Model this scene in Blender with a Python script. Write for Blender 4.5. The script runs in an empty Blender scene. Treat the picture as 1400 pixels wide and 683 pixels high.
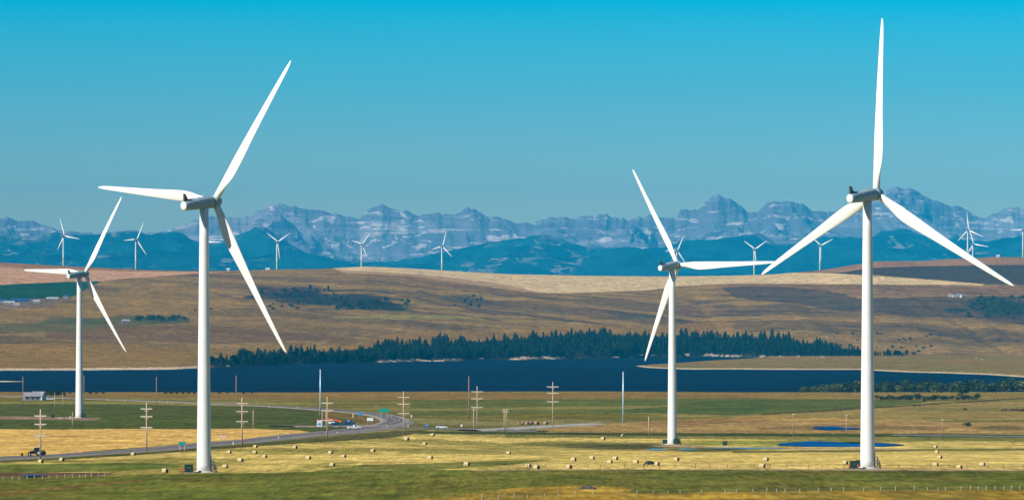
import bpy, bmesh, math, random
import numpy as np
from mathutils import Vector, Matrix
random.seed(7)
R = math.radians
sc = bpy.context.scene

# ------------------------------------------------------------------ camera, sky, sun, exposure
F, CX, YH = 8400.0, 700.0, 440.0          # focal length and eye line, in units of the 1400 px wide photograph
cam_d = bpy.data.cameras.new('camera'); cam = bpy.data.objects.new('camera', cam_d)
sc.collection.objects.link(cam); sc.camera = cam
cam_d.sensor_width = 36.0; cam_d.lens = 36.0 * F / 1400.0
cam_d.clip_start = 1.0; cam_d.clip_end = 120000.0
cam.location = (0, 0, 0)
cam.rotation_euler = (R(90) + math.atan((YH - 341.5) / F), 0, 0)

SUN_EL, SUN_AZ = 35.0, 53.0               # sun behind the camera, 53 degrees to its left
s_dir = Vector((-math.sin(R(SUN_AZ)) * math.cos(R(SUN_EL)), -math.cos(R(SUN_AZ)) * math.cos(R(SUN_EL)), math.sin(R(SUN_EL))))
sun_d = bpy.data.lights.new('sun', 'SUN'); sun_d.energy = 5.0; sun_d.angle = R(0.5); sun_d.color = (1.0, 0.95, 0.86)
sun = bpy.data.objects.new('sun', sun_d); sc.collection.objects.link(sun)
sun.rotation_euler = s_dir.to_track_quat('Z', 'Y').to_euler()

w = bpy.data.worlds.new('World'); sc.world = w; w.use_nodes = True
nt = w.node_tree; nt.nodes.clear()
sky = nt.nodes.new('ShaderNodeTexSky'); sky.sky_type = 'NISHITA'; sky.sun_disc = False
sky.sun_elevation = R(SUN_EL); sky.sun_rotation = math.atan2(s_dir.x, s_dir.y)
sky.air_density = 1.0; sky.dust_density = 0.3; sky.ozone_density = 3.0; sky.altitude = 1200
tc = nt.nodes.new('ShaderNodeTexCoord'); sp = nt.nodes.new('ShaderNodeSeparateXYZ')
ramp = nt.nodes.new('ShaderNodeValToRGB'); mx = nt.nodes.new('ShaderNodeMix'); mx.data_type = 'RGBA'; mx.blend_type = 'MULTIPLY'
mr = nt.nodes.new('ShaderNodeMapRange')
mr.inputs['From Min'].default_value = 0.0; mr.inputs['From Max'].default_value = 0.10
bg = nt.nodes.new('ShaderNodeBackground'); out = nt.nodes.new('ShaderNodeOutputWorld')
L = nt.links
L.new(tc.outputs['Generated'], sp.inputs[0]); L.new(sp.outputs['Z'], mr.inputs['Value']); L.new(mr.outputs[0], ramp.inputs[0])
L.new(sky.outputs[0], mx.inputs['A']); L.new(ramp.outputs[0], mx.inputs['B']); mx.inputs['Factor'].default_value = 1.0
L.new(mx.outputs['Result'], bg.inputs['Color']); L.new(bg.outputs[0], out.inputs[0])
cr = ramp.color_ramp                       # the clear air is bluer than the model's horizon
SKY_RAMP = [(0.19, (1.0, .89, .42)), (0.25, (.70, .86, .62)), (0.31, (.45, .78, .77)), (0.38, (.24, .72, .82)), (0.52, (.0, .69, .95)), (0.8, (.05, .34, .62)), (1.0, (.05, .34, .62))]
cr.elements[0].position = SKY_RAMP[0][0]; cr.elements[0].color = SKY_RAMP[0][1] + (1,)
cr.elements[1].position = 1.0; cr.elements[1].color = SKY_RAMP[-1][1] + (1,)
for p_, c_ in SKY_RAMP[1:-1]:
    e = cr.elements.new(p_); e.color = c_ + (1,)
bg.inputs['Strength'].default_value = 0.090
sc.view_settings.view_transform = 'Standard'; sc.view_settings.look = 'None'
sc.view_settings.exposure = 0.4; sc.view_settings.gamma = 1.0
sc.cycles.max_bounces = 6; sc.cycles.volume_bounces = 0; sc.cycles.use_denoising = True
sc.cycles.transparent_max_bounces = 8
HAZE_DENSITY = 1.9e-5; HAZE_COLOR = (0.01, 0.49, 0.87); HAZE_G = -0.45

# ------------------------------------------------------------------ helpers
col = sc.collection
def lin(c):
    return tuple(((v / 255.0) / 12.92 if v / 255.0 <= 0.04045 else (((v / 255.0) + 0.055) / 1.055) ** 2.4) for v in c)

def mat(name, c, rough=0.8, metal=0.0, spec=0.3, noise=0.0, nscale=1.0, bump=0.0, coord='Object'):
    m = bpy.data.materials.new(name); m.use_nodes = True
    n = m.node_tree; b = n.nodes['Principled BSDF']
    b.inputs['Base Color'].default_value = (*c, 1); b.inputs['Roughness'].default_value = rough
    b.inputs['Metallic'].default_value = metal; b.inputs['Specular IOR Level'].default_value = spec
    if noise or bump:
        t = n.nodes.new('ShaderNodeTexCoord'); z = n.nodes.new('ShaderNodeTexNoise')
        z.inputs['Scale'].default_value = nscale; z.inputs['Detail'].default_value = 4
        n.links.new(t.outputs[coord], z.inputs['Vector'])
        if noise:
            r = n.nodes.new('ShaderNodeValToRGB'); r.color_ramp.elements[0].position = .3; r.color_ramp.elements[1].position = .7
            r.color_ramp.elements[0].color = tuple(v * (1 - noise) for v in c) + (1,)
            r.color_ramp.elements[1].color = tuple(min(1, v * (1 + noise)) for v in c) + (1,)
            n.links.new(z.outputs['Fac'], r.inputs[0]); n.links.new(r.outputs[0], b.inputs['Base Color'])
        if bump:
            bp = n.nodes.new('ShaderNodeBump'); bp.inputs['Strength'].default_value = bump; bp.inputs['Distance'].default_value = .05
            n.links.new(z.outputs['Fac'], bp.inputs['Height']); n.links.new(bp.outputs[0], b.inputs['Normal'])
    return m

def tag(o, label=None, cat=None, group=None, kind=None):
    if label: o['label'] = label
    if cat: o['category'] = cat
    if group: o['group'] = group
    if kind: o['kind'] = kind
    return o

def thing(name, label, cat, loc=(0, 0, 0), rz=0.0, group=None):
    o = bpy.data.objects.new(name, None); col.objects.link(o)
    o.location = loc; o.rotation_euler = (0, 0, rz); o.empty_display_size = .5
    return tag(o, label, cat, group)

def link_mesh(name, me, parent=None, loc=(0, 0, 0)):
    o = bpy.data.objects.new(name, me); col.objects.link(o); o.location = loc
    if parent is not None: o.parent = parent
    return o

def obj(name, bm, m, parent=None, loc=(0, 0, 0), smooth=False):
    me = bpy.data.meshes.new(name); bm.normal_update(); bm.to_mesh(me); bm.free()
    for x in (m if isinstance(m, (list, tuple)) else [m]): me.materials.append(x)
    if smooth: me.polygons.foreach_set('use_smooth', [True] * len(me.polygons))
    return link_mesh(name, me, parent, loc)

def box(bm, c, s, bevel=0.0, mi=0, rot=None):
    g = bmesh.ops.create_cube(bm, size=1.0)
    M = Matrix.Translation(c) @ (rot.to_4x4() if rot is not None else Matrix.Identity(4)) @ Matrix.Diagonal((*s, 1))
    bmesh.ops.transform(bm, matrix=M, verts=g['verts'])
    fs = set(f for v in g['verts'] for f in v.link_faces)
    for f in fs: f.material_index = mi
    if bevel:
        es = list(set(e for v in g['verts'] for e in v.link_edges))
        r = bmesh.ops.bevel(bm, geom=es, offset=bevel, segments=2, affect='EDGES', profile=.5)
        for f in r['faces']: f.material_index = mi
    return bm

def tube(bm, p0, p1, r0, r1=None, n=10, mi=0, caps=True):
    r1 = r0 if r1 is None else r1
    p0, p1 = Vector(p0), Vector(p1); d = p1 - p0
    q = d.to_track_quat('Z', 'Y')
    rings = []
    for p, r in ((p0, r0), (p1, r1)):
        rings.append([bm.verts.new(p + q @ Vector((math.cos(a) * r, math.sin(a) * r, 0))) for a in (2 * math.pi * k / n for k in range(n))])
    for k in range(n):
        f = bm.faces.new((rings[0][k], rings[0][(k + 1) % n], rings[1][(k + 1) % n], rings[1][k])); f.material_index = mi; f.smooth = True
    if caps:
        for rg, flip in ((rings[0], True), (rings[1], False)):
            f = bm.faces.new(rg[::-1] if flip else rg); f.material_index = mi
    return bm

def lathe(bm, prof, n=32, mi=0, caps=True):
    rings = [[bm.verts.new((math.cos(2 * math.pi * k / n) * r, math.sin(2 * math.pi * k / n) * r, z)) for k in range(n)] for r, z in prof]
    for a, b in zip(rings, rings[1:]):
        for k in range(n):
            f = bm.faces.new((a[k], a[(k + 1) % n], b[(k + 1) % n], b[k])); f.smooth = True; f.material_index = mi
    if caps:
        bm.faces.new(rings[0][::-1]); bm.faces.new(rings[-1])
    return bm

def loft(bm, rings, mi=0, caps=True):
    vs = [[bm.verts.new(p) for p in r] for r in rings]; n = len(vs[0])
    for a, b in zip(vs, vs[1:]):
        for k in range(n):
            f = bm.faces.new((a[k], a[(k + 1) % n], b[(k + 1) % n], b[k])); f.smooth = True; f.material_index = mi
    if caps:
        bm.faces.new(vs[0][::-1]).material_index = mi; bm.faces.new(vs[-1]).material_index = mi
    return bm

# value noise in numpy, used for terrain relief and soil / crop variation
def _h(ix, iy, seed):
    n = (ix.astype(np.int64) * 374761393 + iy.astype(np.int64) * 668265263 + seed * 1274126177) & 0x7fffffff
    n = ((n ^ (n >> 13)) * 1274126177) & 0x7fffffff
    return ((n ^ (n >> 16)) & 0xffff) / 65535.0
def vnoise(x, y, seed=0):
    x = np.asarray(x, float); y = np.asarray(y, float)
    ix = np.floor(x); iy = np.floor(y); fx = x - ix; fy = y - iy
    fx = fx * fx * fx * (fx * (fx * 6 - 15) + 10); fy = fy * fy * fy * (fy * (fy * 6 - 15) + 10)
    a = _h(ix, iy, seed); b = _h(ix + 1, iy, seed); c = _h(ix, iy + 1, seed); d = _h(ix + 1, iy + 1, seed)
    return (a + (b - a) * fx) * (1 - fy) + (c + (d - c) * fx) * fy
def fbm(x, y, seed=0, octs=4, gain=.5):
    s = 0; a = 1; t = 0
    for o in range(octs):
        s = s + a * vnoise(x * 2 ** o + o * 17.3, y * 2 ** o - o * 9.1, seed + o); t += a; a *= gain
    return s / t                                          # 0..1
def ridged(x, y, seed=0, octs=4, gain=.5):
    s = 0; a = 1; t = 0
    for o in range(octs):
        s = s + a * (1 - np.abs(2 * vnoise(x * 2 ** o + o * 5.3, y * 2 ** o + o * 3.7, seed + o) - 1)); t += a; a *= gain
    return s / t
def sstep(a, b, x):
    t = np.clip((x - a) / (b - a), 0, 1); return t * t * (3 - 2 * t)
def prof(pts):
    xs, ys = zip(*pts); xs = np.array(xs, float); ys = np.array(ys, float)
    return lambda u: np.interp(u, xs, ys)
def hermite(knots):
    xs = np.array([k[0] for k in knots], float); ys = np.array([k[1] for k in knots], float)
    h = np.diff(xs); dl = np.diff(ys) / h; m = np.zeros(len(xs)); m[0] = dl[0]; m[-1] = dl[-1]
    for i in range(1, len(xs) - 1):
        m[i] = 0 if dl[i - 1] * dl[i] <= 0 else 2 / (1 / dl[i - 1] + 1 / dl[i])
    def f(x):
        x = np.clip(x, xs[0], xs[-1]); i = np.clip(np.searchsorted(xs, x) - 1, 0, len(xs) - 2)
        t = (x - xs[i]) / h[i]
        return (2 * t**3 - 3 * t**2 + 1) * ys[i] + (t**3 - 2 * t**2 + t) * h[i] * m[i] + (-2 * t**3 + 3 * t**2) * ys[i + 1] + (t**3 - t**2) * h[i] * m[i + 1]
    return f

# ------------------------------------------------------------------ terrain
LAKE = -58.0
near_l = hermite([(-600, -7), (0, -4), (300, -16), (700, -28), (1100, -35), (1300, -36.6), (1520, -37.1), (1800, -39.0), (2300, -42.4), (2855, -44.5), (3500, -49), (4300, -54), (4950, -57), (5200, -58.6)])
near_r = hermite([(-600, -7), (0, -4), (300, -16), (700, -27), (1100, -34), (1300, -35.3), (1500, -35.7), (1800, -39.4), (2300, -45.6), (2855, -47.2), (3500, -50.4), (4300, -54.6), (4950, -57), (5200, -58.6)])
shore_far = prof([(-400, 508), (0, 506), (100, 506), (240, 504.5), (290, 502), (400, 498), (540, 494.5), (700, 491.5), (800, 489.5), (900, 488), (960, 487), (1000, 488), (1060, 489), (1400, 489), (1800, 489)])
crest = prof([(-400, 357), (0, 358.5), (60, 362), (180, 368), (250, 370), (360, 370), (430, 370), (500, 366.5), (560, 369), (640, 374), (700, 377), (800, 379), (900, 380), (1000, 379), (1060, 377), (1120, 371), (1160, 364), (1200, 357), (1260, 356.5), (1300, 354), (1360, 351), (1400, 351.5), (1800, 350)])
pen_front = prof([(868, 500), (885, 502.5), (940, 505), (1050, 505), (1100, 505), (1175, 505), (1240, 508.5), (1300, 510), (1350, 511.5), (1400, 515), (1800, 522)])
pen_back = prof([(868, 500), (890, 498), (930, 495.5), (980, 492), (1030, 489.5), (1060, 486), (1800, 470)])
DC = 14200.0
def wig(x, d, seed, sc_, amp): return (fbm(x / sc_, d / sc_, seed, 4) - .5) * 2 * amp

def terrain(u, d):
    """height of the ground at distance d along the ray whose photo column is u"""
    u = np.asarray(u, float); d = np.asarray(d, float)
    x = (u - CX) / F * np.maximum(d, 300)
    uc = np.clip(u, -400, 1800)
    k = sstep(330, 760, uc)
    zn = near_l(d) * (1 - k) + near_r(d) * k
    zn = zn + wig(x, d, 3, 260, .35) * sstep(1700, 2600, d) + wig(x, d, 5, 60, .07) * sstep(400, 1200, d)
    dn = 5120 + wig(x, 0 * d, 11, 260, 60) + wig(x, 0 * d, 12, 60, 12)                       # near shore
    zn = np.where(d > 4700, zn + (LAKE - near_r(np.minimum(dn, 5200))) * sstep(4700, 5100, d), zn)
    yf = shore_far(uc) + wig(x, 0 * d, 21, 90, .9) + wig(x, 0 * d, 22, 25, .35)
    df = F * -LAKE / (yf - YH)
    zl = np.maximum(-(d - dn) * .03, -6.0) + LAKE
    # far side
    s = np.clip((d - df) / (DC - df), 0, 1)
    yc = crest(uc)
    py = yf + (yc - yf) * (0.25 * s + .75 * (1 - (1 - s) ** 1.25))
    zf = (YH - py) / F * np.minimum(d, DC)
    rel = sstep(0.02, .2, s) * sstep(1.0, .8, s)
    zf = zf + rel * (wig(x, d, 31, 700, 9) + wig(x + .6 * d, d - x, 33, 260, 5.0) + wig(x, d, 34, 70, 1.0) - 9 * (1 - ridged((x + .35 * d) / 420, d / 1500, 35, 4, .5)))
    zf = zf + sstep(0, .015, s) * 4.0 * sstep(290, 420, uc) * sstep(1230, 1050, uc)            # wooded bank
    back = np.maximum(d - DC, 0)
    zf = zf - np.where(back < 3000, back * .03, 90 + (back - 3000) * .008)
    zf = np.maximum(zf, -40 + 0 * d) * (d > DC) + zf * (d <= DC)
    # shore ramp (meets water at df)
    zfs = np.where(d < df, LAKE - np.minimum((df - d) * .02, 6), np.maximum(zf, LAKE + (d - df) * .004 + .02))
    z = np.where(d < dn, np.maximum(zn, LAKE + (dn - d) * .004), np.where(d > df, zfs, np.maximum(zl, np.where(d > df - 300, zfs, -99))))
    # peninsula on the right
    yp0 = pen_front(uc) + wig(x, 0 * d, 41, 120, .5); yp1 = pen_back(uc)
    d0 = F * -LAKE / (yp0 - YH); d1 = F * -LAKE / np.maximum(yp1 - YH, 5)
    e = np.minimum(d - d0, d1 - d)
    zp = LAKE + np.clip(e * .006, -5, 4.5) + .4 * sstep(0, 200, e) * fbm(x / 150, d / 150, 43)
    z = np.where((uc > 868) & (d < df + 400), np.maximum(z, zp), z)
    # sand spit at the far left
    e2 = 1 - ((x + 525) / 48.0) ** 2 - ((d - 6010) / 70.0) ** 2
    z = np.maximum(z, LAKE + np.clip(e2, -5, 1) * .8)
    return z

# rows and columns of the single ground sheet
rows = list(np.linspace(-600, 1150, 36))
yy = np.arange(YH + F * 40 / 1150.0, YH + F * 40 / 5000.0, -.5); rows += list(F * 40 / (yy - YH))[1:]
yy = np.arange(YH + F * 58 / 5020.0, YH + F * 58 / 10900.0, -.22); rows += list(F * 58 / (yy - YH))
rows += list(np.arange(10950, 14400, 14)); rows += list(np.linspace(14450, 17600, 30)); rows += list(np.linspace(18500, 81000, 40))
rows = np.array(sorted(rows))
cols = np.concatenate([-np.geomspace(26000, 420, 26), np.arange(-300, 1701, 2.0), np.geomspace(420, 26000, 26) + 1400])
U, D = np.meshgrid(cols, rows)
X = (U - CX) / F * np.maximum(D, 300); X = np.clip(X, -18500, 18500)
U2 = X * F / np.maximum(D, 300) + CX
Z = terrain(U2, D)
PX = U2; PY = YH - F * Z / np.maximum(D, 300)
def ground_z(x, y):
    """height of the ground sheet at a point"""
    u = x / max(y, 300) * F + CX
    i = int(np.clip(np.searchsorted(rows, y) - 1, 0, len(rows) - 2)); j = int(np.clip(np.searchsorted(cols, u) - 1, 0, len(cols) - 2))
    a = (y - rows[i]) / (rows[i + 1] - rows[i]); b = (u - cols[j]) / (cols[j + 1] - cols[j])
    return float((Z[i, j] * (1 - b) + Z[i, j + 1] * b) * (1 - a) + (Z[i + 1, j] * (1 - b) + Z[i + 1, j + 1] * b) * a)
def at(px, py, lo=1150, hi=5110):
    """point of the ground met by the sight line of photo pixel (px, py), between two distances"""
    j = int(np.clip(np.searchsorted(cols, px) - 1, 0, len(cols) - 2)); b = (px - cols[j]) / (cols[j + 1] - cols[j])
    i0, i1 = np.searchsorted(rows, lo), np.searchsorted(rows, hi)
    ds = rows[i0:i1]; yy = YH - F * (Z[i0:i1, j] * (1 - b) + Z[i0:i1, j + 1] * b) / ds
    i = int(np.argmax(yy <= py))
    if yy[i] > py: dd = ds[-1]
    elif i == 0: dd = ds[0]
    else: dd = ds[i - 1] + (yy[i - 1] - py) / max(1e-9, yy[i - 1] - yy[i]) * (ds[i] - ds[i - 1])
    x = (px - CX) / F * dd
    return Vector((x, dd, ground_z(x, dd)))
def at_far(px, py): return at(px, py, 6300, 14190)
def at_d(px, d):
    x = (px - CX) / F * d; return Vector((x, d, ground_z(x, d)))

def grid_mesh(name, X, Y, Z, colors=None):
    nr, nc = X.shape; me = bpy.data.meshes.new(name)
    co = np.stack([X, Y, Z], -1).reshape(-1, 3).astype(np.float32)
    idx = np.arange(nr * nc).reshape(nr, nc)
    q = np.stack([idx[:-1, :-1], idx[:-1, 1:], idx[1:, 1:], idx[1:, :-1]], -1).reshape(-1, 4).astype(np.int32)
    me.vertices.add(len(co)); me.vertices.foreach_set('co', co.ravel())
    me.loops.add(q.size); me.loops.foreach_set('vertex_index', q.ravel())
    me.polygons.add(len(q)); me.polygons.foreach_set('loop_start', np.arange(0, q.size, 4, dtype=np.int32))
    me.polygons.foreach_set('use_smooth', np.ones(len(q), bool))
    me.update(calc_edges=True)
    if colors is not None:
        a = me.color_attributes.new('cover', 'FLOAT_COLOR', 'POINT')
        c = np.ones((len(co), 4), np.float32); c[:, :3] = colors.reshape(-1, 3); a.data.foreach_set('color', c.ravel())
    return me

# land cover: what grows where (own colour of crop, grass, soil)
def A(r, g, b): return np.array(lin((r, g, b))) / 1.2
C = np.empty(X.shape + (3,)); C[:] = A(104, 108, 50)
wx = wig(X, D, 51, 90, 1.0); wx2 = wig(X, D, 52, 400, 1.0)
def inpoly(pts, px, py):
    ins = np.zeros(px.shape, bool); n = len(pts)
    for i in range(n):
        x0, y0 = pts[i]; x1, y1 = pts[(i + 1) % n]
        if y0 == y1: continue
        c = ((y0 > py) != (y1 > py)) & (px < (x1 - x0) * (py - y0) / (y1 - y0) + x0); ins ^= c
    return ins
def poly(pts, c, a=1.0, w=1.0, amp=.5):
    xs = [p[0] for p in pts]; ys = [p[1] for p in pts]
    px = PX + wx2 * 8 * w; py = PY + wx * amp * w
    sel = (px > min(xs)) & (px < max(xs)) & (py > min(ys)) & (py < max(ys)) & (D > 600) & (D < 17000)
    if not sel.any(): return
    m = (inpoly(pts, px[sel], py[sel]) * a)[:, None]
    C[sel] = C[sel] * (1 - m) + A(*c) * m
def blob(cx, cy, rx, ry, c, a=1.0, tilt=0.0, ragged=.7):
    sel = (np.abs(PX - cx) < rx * 2.2) & (np.abs(PY - cy) < ry * 2.2 + abs(tilt) * rx * 2.2) & (D > 600) & (D < 17000)
    dx = (PX[sel] - cx) / rx; dy = (PY[sel] - cy - tilt * (PX[sel] - cx)) / ry
    m = np.exp(-(dx * dx + dy * dy)); m = (sstep(.25, .75, m + (fbm(X[sel] / 60, D[sel] / 150, 61, 3) - .5) * ragged) * a)[:, None]
    C[sel] = C[sel] * (1 - m) + A(*c) * m
def mixn(mask, c, n): 
    m = (mask * n)[..., None]; C[:] = C * (1 - m) + A(*c) * m

near = (D < 5200)
# --- shore belt and middle distance
poly([(-400, 530), (1800, 530), (1800, 600), (-400, 600)], (112, 106, 54))
n1 = sstep(.42, .62, fbm(X / 120, D / 160, 71, 4))
mixn(near * (PY < 600), (152, 142, 84), n1 * .6)
poly([(-400, 551), (150, 552), (400, 556), (540, 572), (545, 582), (430, 592), (-400, 592)], (86, 94, 38))
poly([(-400, 534), (1050, 536), (1050, 543), (640, 547), (330, 545), (-400, 541)], (140, 112, 66), .85)
poly([(560, 546), (1050, 544), (1050, 552), (560, 558)], (92, 104, 54), .8)
poly([(560, 561), (1050, 556), (1050, 562), (560, 568)], (88, 100, 52), .7)
poly([(960, 548), (1040, 546), (1270, 547), (1250, 551), (1180, 558), (1000, 567), (820, 562), (900, 556)], (80, 98, 54), .85)
poly([(1040, 536), (1800, 536), (1800, 545), (1040, 545)], (142, 122, 70), .8)
poly([(1180, 558), (1290, 550), (1800, 538), (1800, 577), (1240, 573), (1040, 567)], (148, 130, 78))
poly([(1040, 565), (1250, 552.5), (1400, 543), (1800, 530), (1800, 531), (1400, 544.6), (1250, 554), (1040, 567)], (84, 72, 48))
poly([(1215, 557), (1800, 552), (1800, 562), (1300, 562)], (122, 120, 70), .7)
poly([(735, 585), (800, 580), (900, 575), (1050, 567), (1240, 574), (1310, 577), (1800, 574), (1800, 593), (735, 590.5)], (170, 138, 80))
poly([(860, 578), (940, 574), (1050, 568), (1050, 576), (900, 582)], (150, 118, 72), .7)
poly([(1030, 583), (1180, 580), (1300, 584), (1290, 587), (1040, 587)], (120, 96, 62), .7)
blob(1370, 585, 50, 5, (110, 96, 56), .9)
poly([(-400, 569), (60, 568.5), (140, 571), (132, 573.5), (60, 573), (-400, 572)], (156, 128, 104))
# --- yellow stubble left, hay field centre and right
poly([(-400, 587), (350, 585.5), (410, 588), (424, 590.5), (400, 596), (300, 604), (200, 612), (100, 619), (-400, 640)], (234, 178, 96))
poly([(-400, 650), (0, 632), (100, 627), (250, 617), (350, 609), (450, 603), (540, 597), (570, 592), (640, 590), (735, 591), (1800, 597), (1800, 642), (600, 642), (300, 647), (180, 653), (-400, 668)], (212, 184, 100))
hay = inpoly([(-400, 650), (0, 632), (100, 627), (250, 617), (350, 609), (450, 603), (540, 597), (570, 592), (640, 590), (735, 591), (1800, 597), (1800, 641), (300, 647), (180, 653), (-400, 668)], PX, PY) & near & (D > 900)
n2 = sstep(.44, .6, fbm(X / 22, D / 120, 81, 4)); mixn(hay * sstep(880, 640, PX), (148, 138, 66), n2 * .85)
mixn(hay * sstep(900, 1000, PX) * (PY < 621), (160, 150, 74), n2 * .8)
poly([(-400, 641), (60, 633.5), (200, 632), (260, 637), (170, 643), (60, 645), (-400, 650)], (92, 108, 42), .9)
poly([(-400, 648), (40, 645), (140, 645), (170, 648), (90, 651), (-400, 655)], (112, 88, 62))
poly([(500, 634), (640, 632), (680, 629), (760, 627), (690, 636), (600, 641), (450, 645), (430, 643)], (110, 114, 50), .9)
poly([(-400, 655), (60, 651), (300, 646), (600, 641.5), (1800, 641.5), (1800, 700), (-400, 700)], (102, 107, 42), 1, .3)
blob(855, 610, 120, 7, (92, 90, 48), 1); blob(960, 614, 70, 4, (90, 88, 50), 1); blob(765, 606, 70, 4, (100, 104, 48), .8)
blob(1120, 604, 90, 3, (108, 112, 46), .9); blob(1010, 605, 100, 3.5, (132, 138, 52), .8)
poly([(690, 592), (1800, 599), (1800, 603), (1200, 602), (690, 597)], (104, 106, 48), .8)
poly([(560, 589), (735, 590), (1240, 593), (1800, 597), (1800, 600), (1240, 597), (735, 594), (560, 592)], (74, 82, 38))
poly([(1000, 616), (1240, 613), (1800, 612), (1800, 614.5), (1240, 616), (1000, 619)], (110, 108, 52), .9)
# ditch below the highway
poly([(-400, 634), (0, 629.5), (100, 624.5), (250, 613), (350, 605), (450, 597), (540, 588.5), (585, 587), (570, 592), (540, 597), (450, 603), (350, 609), (250, 617), (100, 627), (0, 632), (-400, 646)], (94, 92, 48))
poly([(110, 617), (250, 606), (350, 598), (420, 592), (440, 592), (350, 601), (250, 609), (110, 621)], (98, 94, 50), .9)
poly([(440, 562), (500, 568), (530, 576), (510, 583), (470, 580), (490, 574), (440, 568)], (128, 104, 58), .8)
# foreground
nf = sstep(.4, .6, fbm(X / 14, D / 50, 91, 5)); fg = (D < 1480) * (D > 500)
mixn(fg, (120, 112, 48), nf * .55)
poly([(-400, 688), (0, 673), (100, 662), (190, 655), (200, 657), (110, 666), (0, 678), (-400, 694)], (128, 102, 54), .8)
gold = [(500, 702), (558, 683), (617, 677), (700, 666), (789, 663), (840, 664), (862, 667), (855, 673), (1050, 671.5), (1200, 669.5), (1800, 667), (1800, 900), (300, 900)]
poly(gold, (170, 138, 52))
mixn(inpoly(gold, PX, PY) & (D > 600) & near, (128, 112, 48), sstep(.45, .6, fbm(X / 9, D / 60, 93, 4)) * .7)
mixn((D <= 1150), (140, 126, 58), 1.0)
# pinkish field track past the right hand turbine
poly([(640, 641.5), (900, 640), (1160, 640.2), (1200, 640.8), (1800, 641.5), (1800, 643), (1200, 642.6), (900, 641.4), (640, 642.5)], (176, 146, 112), 1, .3)
blob(921, 609, 34, 1.6, (178, 150, 120), 1, ragged=.2); blob(1190, 641.5, 30, 1.8, (190, 170, 140), 1, ragged=.2); blob(110, 572, 26, 2.2, (150, 126, 104), 1, ragged=.3)
poly([(921, 608.5), (1000, 611), (1240, 613), (1240, 614), (1000, 612.6), (921, 610)], (176, 150, 116), 1, .2)
# --- far side of the lake
far = (D > 5500)
C[far] = A(136, 112, 76)
st = fbm((X * .5 - D * .86) / 1500.0 + wx2 * .1, (X * .86 + D * .5) / 170.0, 101, 4)
mixn(far, (100, 88, 70), sstep(.45, .62, st) * .75); mixn(far, (152, 126, 84), sstep(.52, .36, st) * .5)
st2 = fbm((X * .5 - D * .86) / 420.0, (X * .86 + D * .5) / 42.0, 103, 4)
mixn(far * (PY < 470) * sstep(300, 600, PX + 0 * PY), (62, 66, 68), sstep(.58, .66, st2) * .65)
st3 = fbm(X / 160.0, D / 60.0, 104, 4); mixn(far, (96, 82, 62), sstep(.55, .7, st3) * .5)
poly([(-400, 462), (0, 470), (150, 468), (300, 475), (480, 470), (560, 452), (1000, 440), (1000, 500), (-400, 520)], (140, 112, 66), .75)
poly([(60, 452), (170, 446), (280, 444), (400, 452), (500, 462), (300, 470), (60, 462)], (108, 86, 70), .7)
poly([(-400, 452), (60, 440), (70, 434), (250, 430), (262, 441), (170, 446), (100, 452), (-400, 470)], (92, 94, 54), .8)
blob(110, 440, 60, 4, (78, 92, 50), .8); blob(210, 437, 50, 5, (70, 86, 50), .7)
poly([(-400, 426), (0, 424), (60, 421), (130, 410), (160, 398), (200, 390), (300, 395), (340, 420), (300, 425), (180, 432), (-400, 436)], (142, 116, 74), .7)
blob(440, 408, 110, 13, (46, 64, 50), .95, .04, 1.2); blob(385, 400, 55, 10, (44, 62, 50), .9, 0, 1.2); blob(520, 417, 50, 7, (46, 66, 46), .9, 0, 1.2)
blob(640, 410, 45, 8, (84, 82, 70), .8, .12); blob(570, 433, 120, 3.5, (150, 144, 84), .6)
poly([(-400, 389), (0, 389), (90, 385), (140, 384), (118, 395), (100, 405), (0, 411), (-400, 413)], (20, 84, 74), 1, .3, .3)
poly([(-400, 412), (0, 411), (96, 405.5), (98, 408), (60, 420), (0, 423), (-400, 426)], (120, 104, 92), 1, .3)
poly([(-400, 340), (0, 362), (190, 370), (310, 372), (260, 374), (180, 380), (140, 384), (90, 385), (0, 389), (-400, 389)], (194, 150, 118))
poly([(-400, 340), (0, 357), (70, 362), (190, 367), (190, 371), (60, 368), (0, 365), (-400, 362)], (150, 112, 92), .8)
ridge = [(440, 360), (500, 362), (700, 373), (900, 376), (1060, 372), (1130, 373), (1200, 377), (1350, 387.5), (1340, 389.5), (1050, 387.5), (980, 388), (930, 391), (880, 397), (760, 400.5), (720, 399), (640, 388), (560, 377), (470, 373)]
poly(ridge, (214, 176, 134), 1, .3)
poly([(420, 366), (520, 372), (600, 378), (690, 388), (730, 398), (760, 404), (680, 402), (560, 388), (430, 376)], (128, 104, 82), .6)
poly([(1100, 340), (1800, 330), (1800, 389), (1350, 388.5), (1200, 376), (1110, 372)], (70, 74, 76), 1, .3)
poly([(1100, 340), (1800, 330), (1800, 362), (1360, 362), (1250, 364), (1190, 366), (1150, 372), (1110, 372)], (150, 120, 100), .9)
poly([(980, 389), (1050, 388.5), (1330, 390.5), (1400, 392), (1800, 395), (1800, 405), (1290, 404), (1200, 405), (1100, 398), (960, 400)], (128, 102, 86), .6, 2.5, .9)
poly([(985, 392), (1060, 391), (1130, 396), (1180, 408), (1290, 405), (1800, 405), (1800, 452), (1400, 446), (1330, 434), (1240, 432), (1180, 426), (1090, 414), (1010, 408)], (66, 68, 68), .75, 2.5, .9)
blob(1370, 420, 60, 14, (46, 70, 56), .95, .1); blob(1305, 424, 20, 4, (40, 68, 60), .9); blob(1170, 415, 60, 6, (80, 82, 70), .7)
blob(1330, 455, 90, 4, (92, 84, 66), .8, .05); blob(1250, 466, 80, 6, (100, 88, 70), .8, .04); blob(1340, 470, 60, 6, (96, 86, 70), .7); blob(870, 433, 40, 3, (76, 88, 56), .8)
blob(745, 426, 50, 3, (98, 100, 62), .7)
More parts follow.
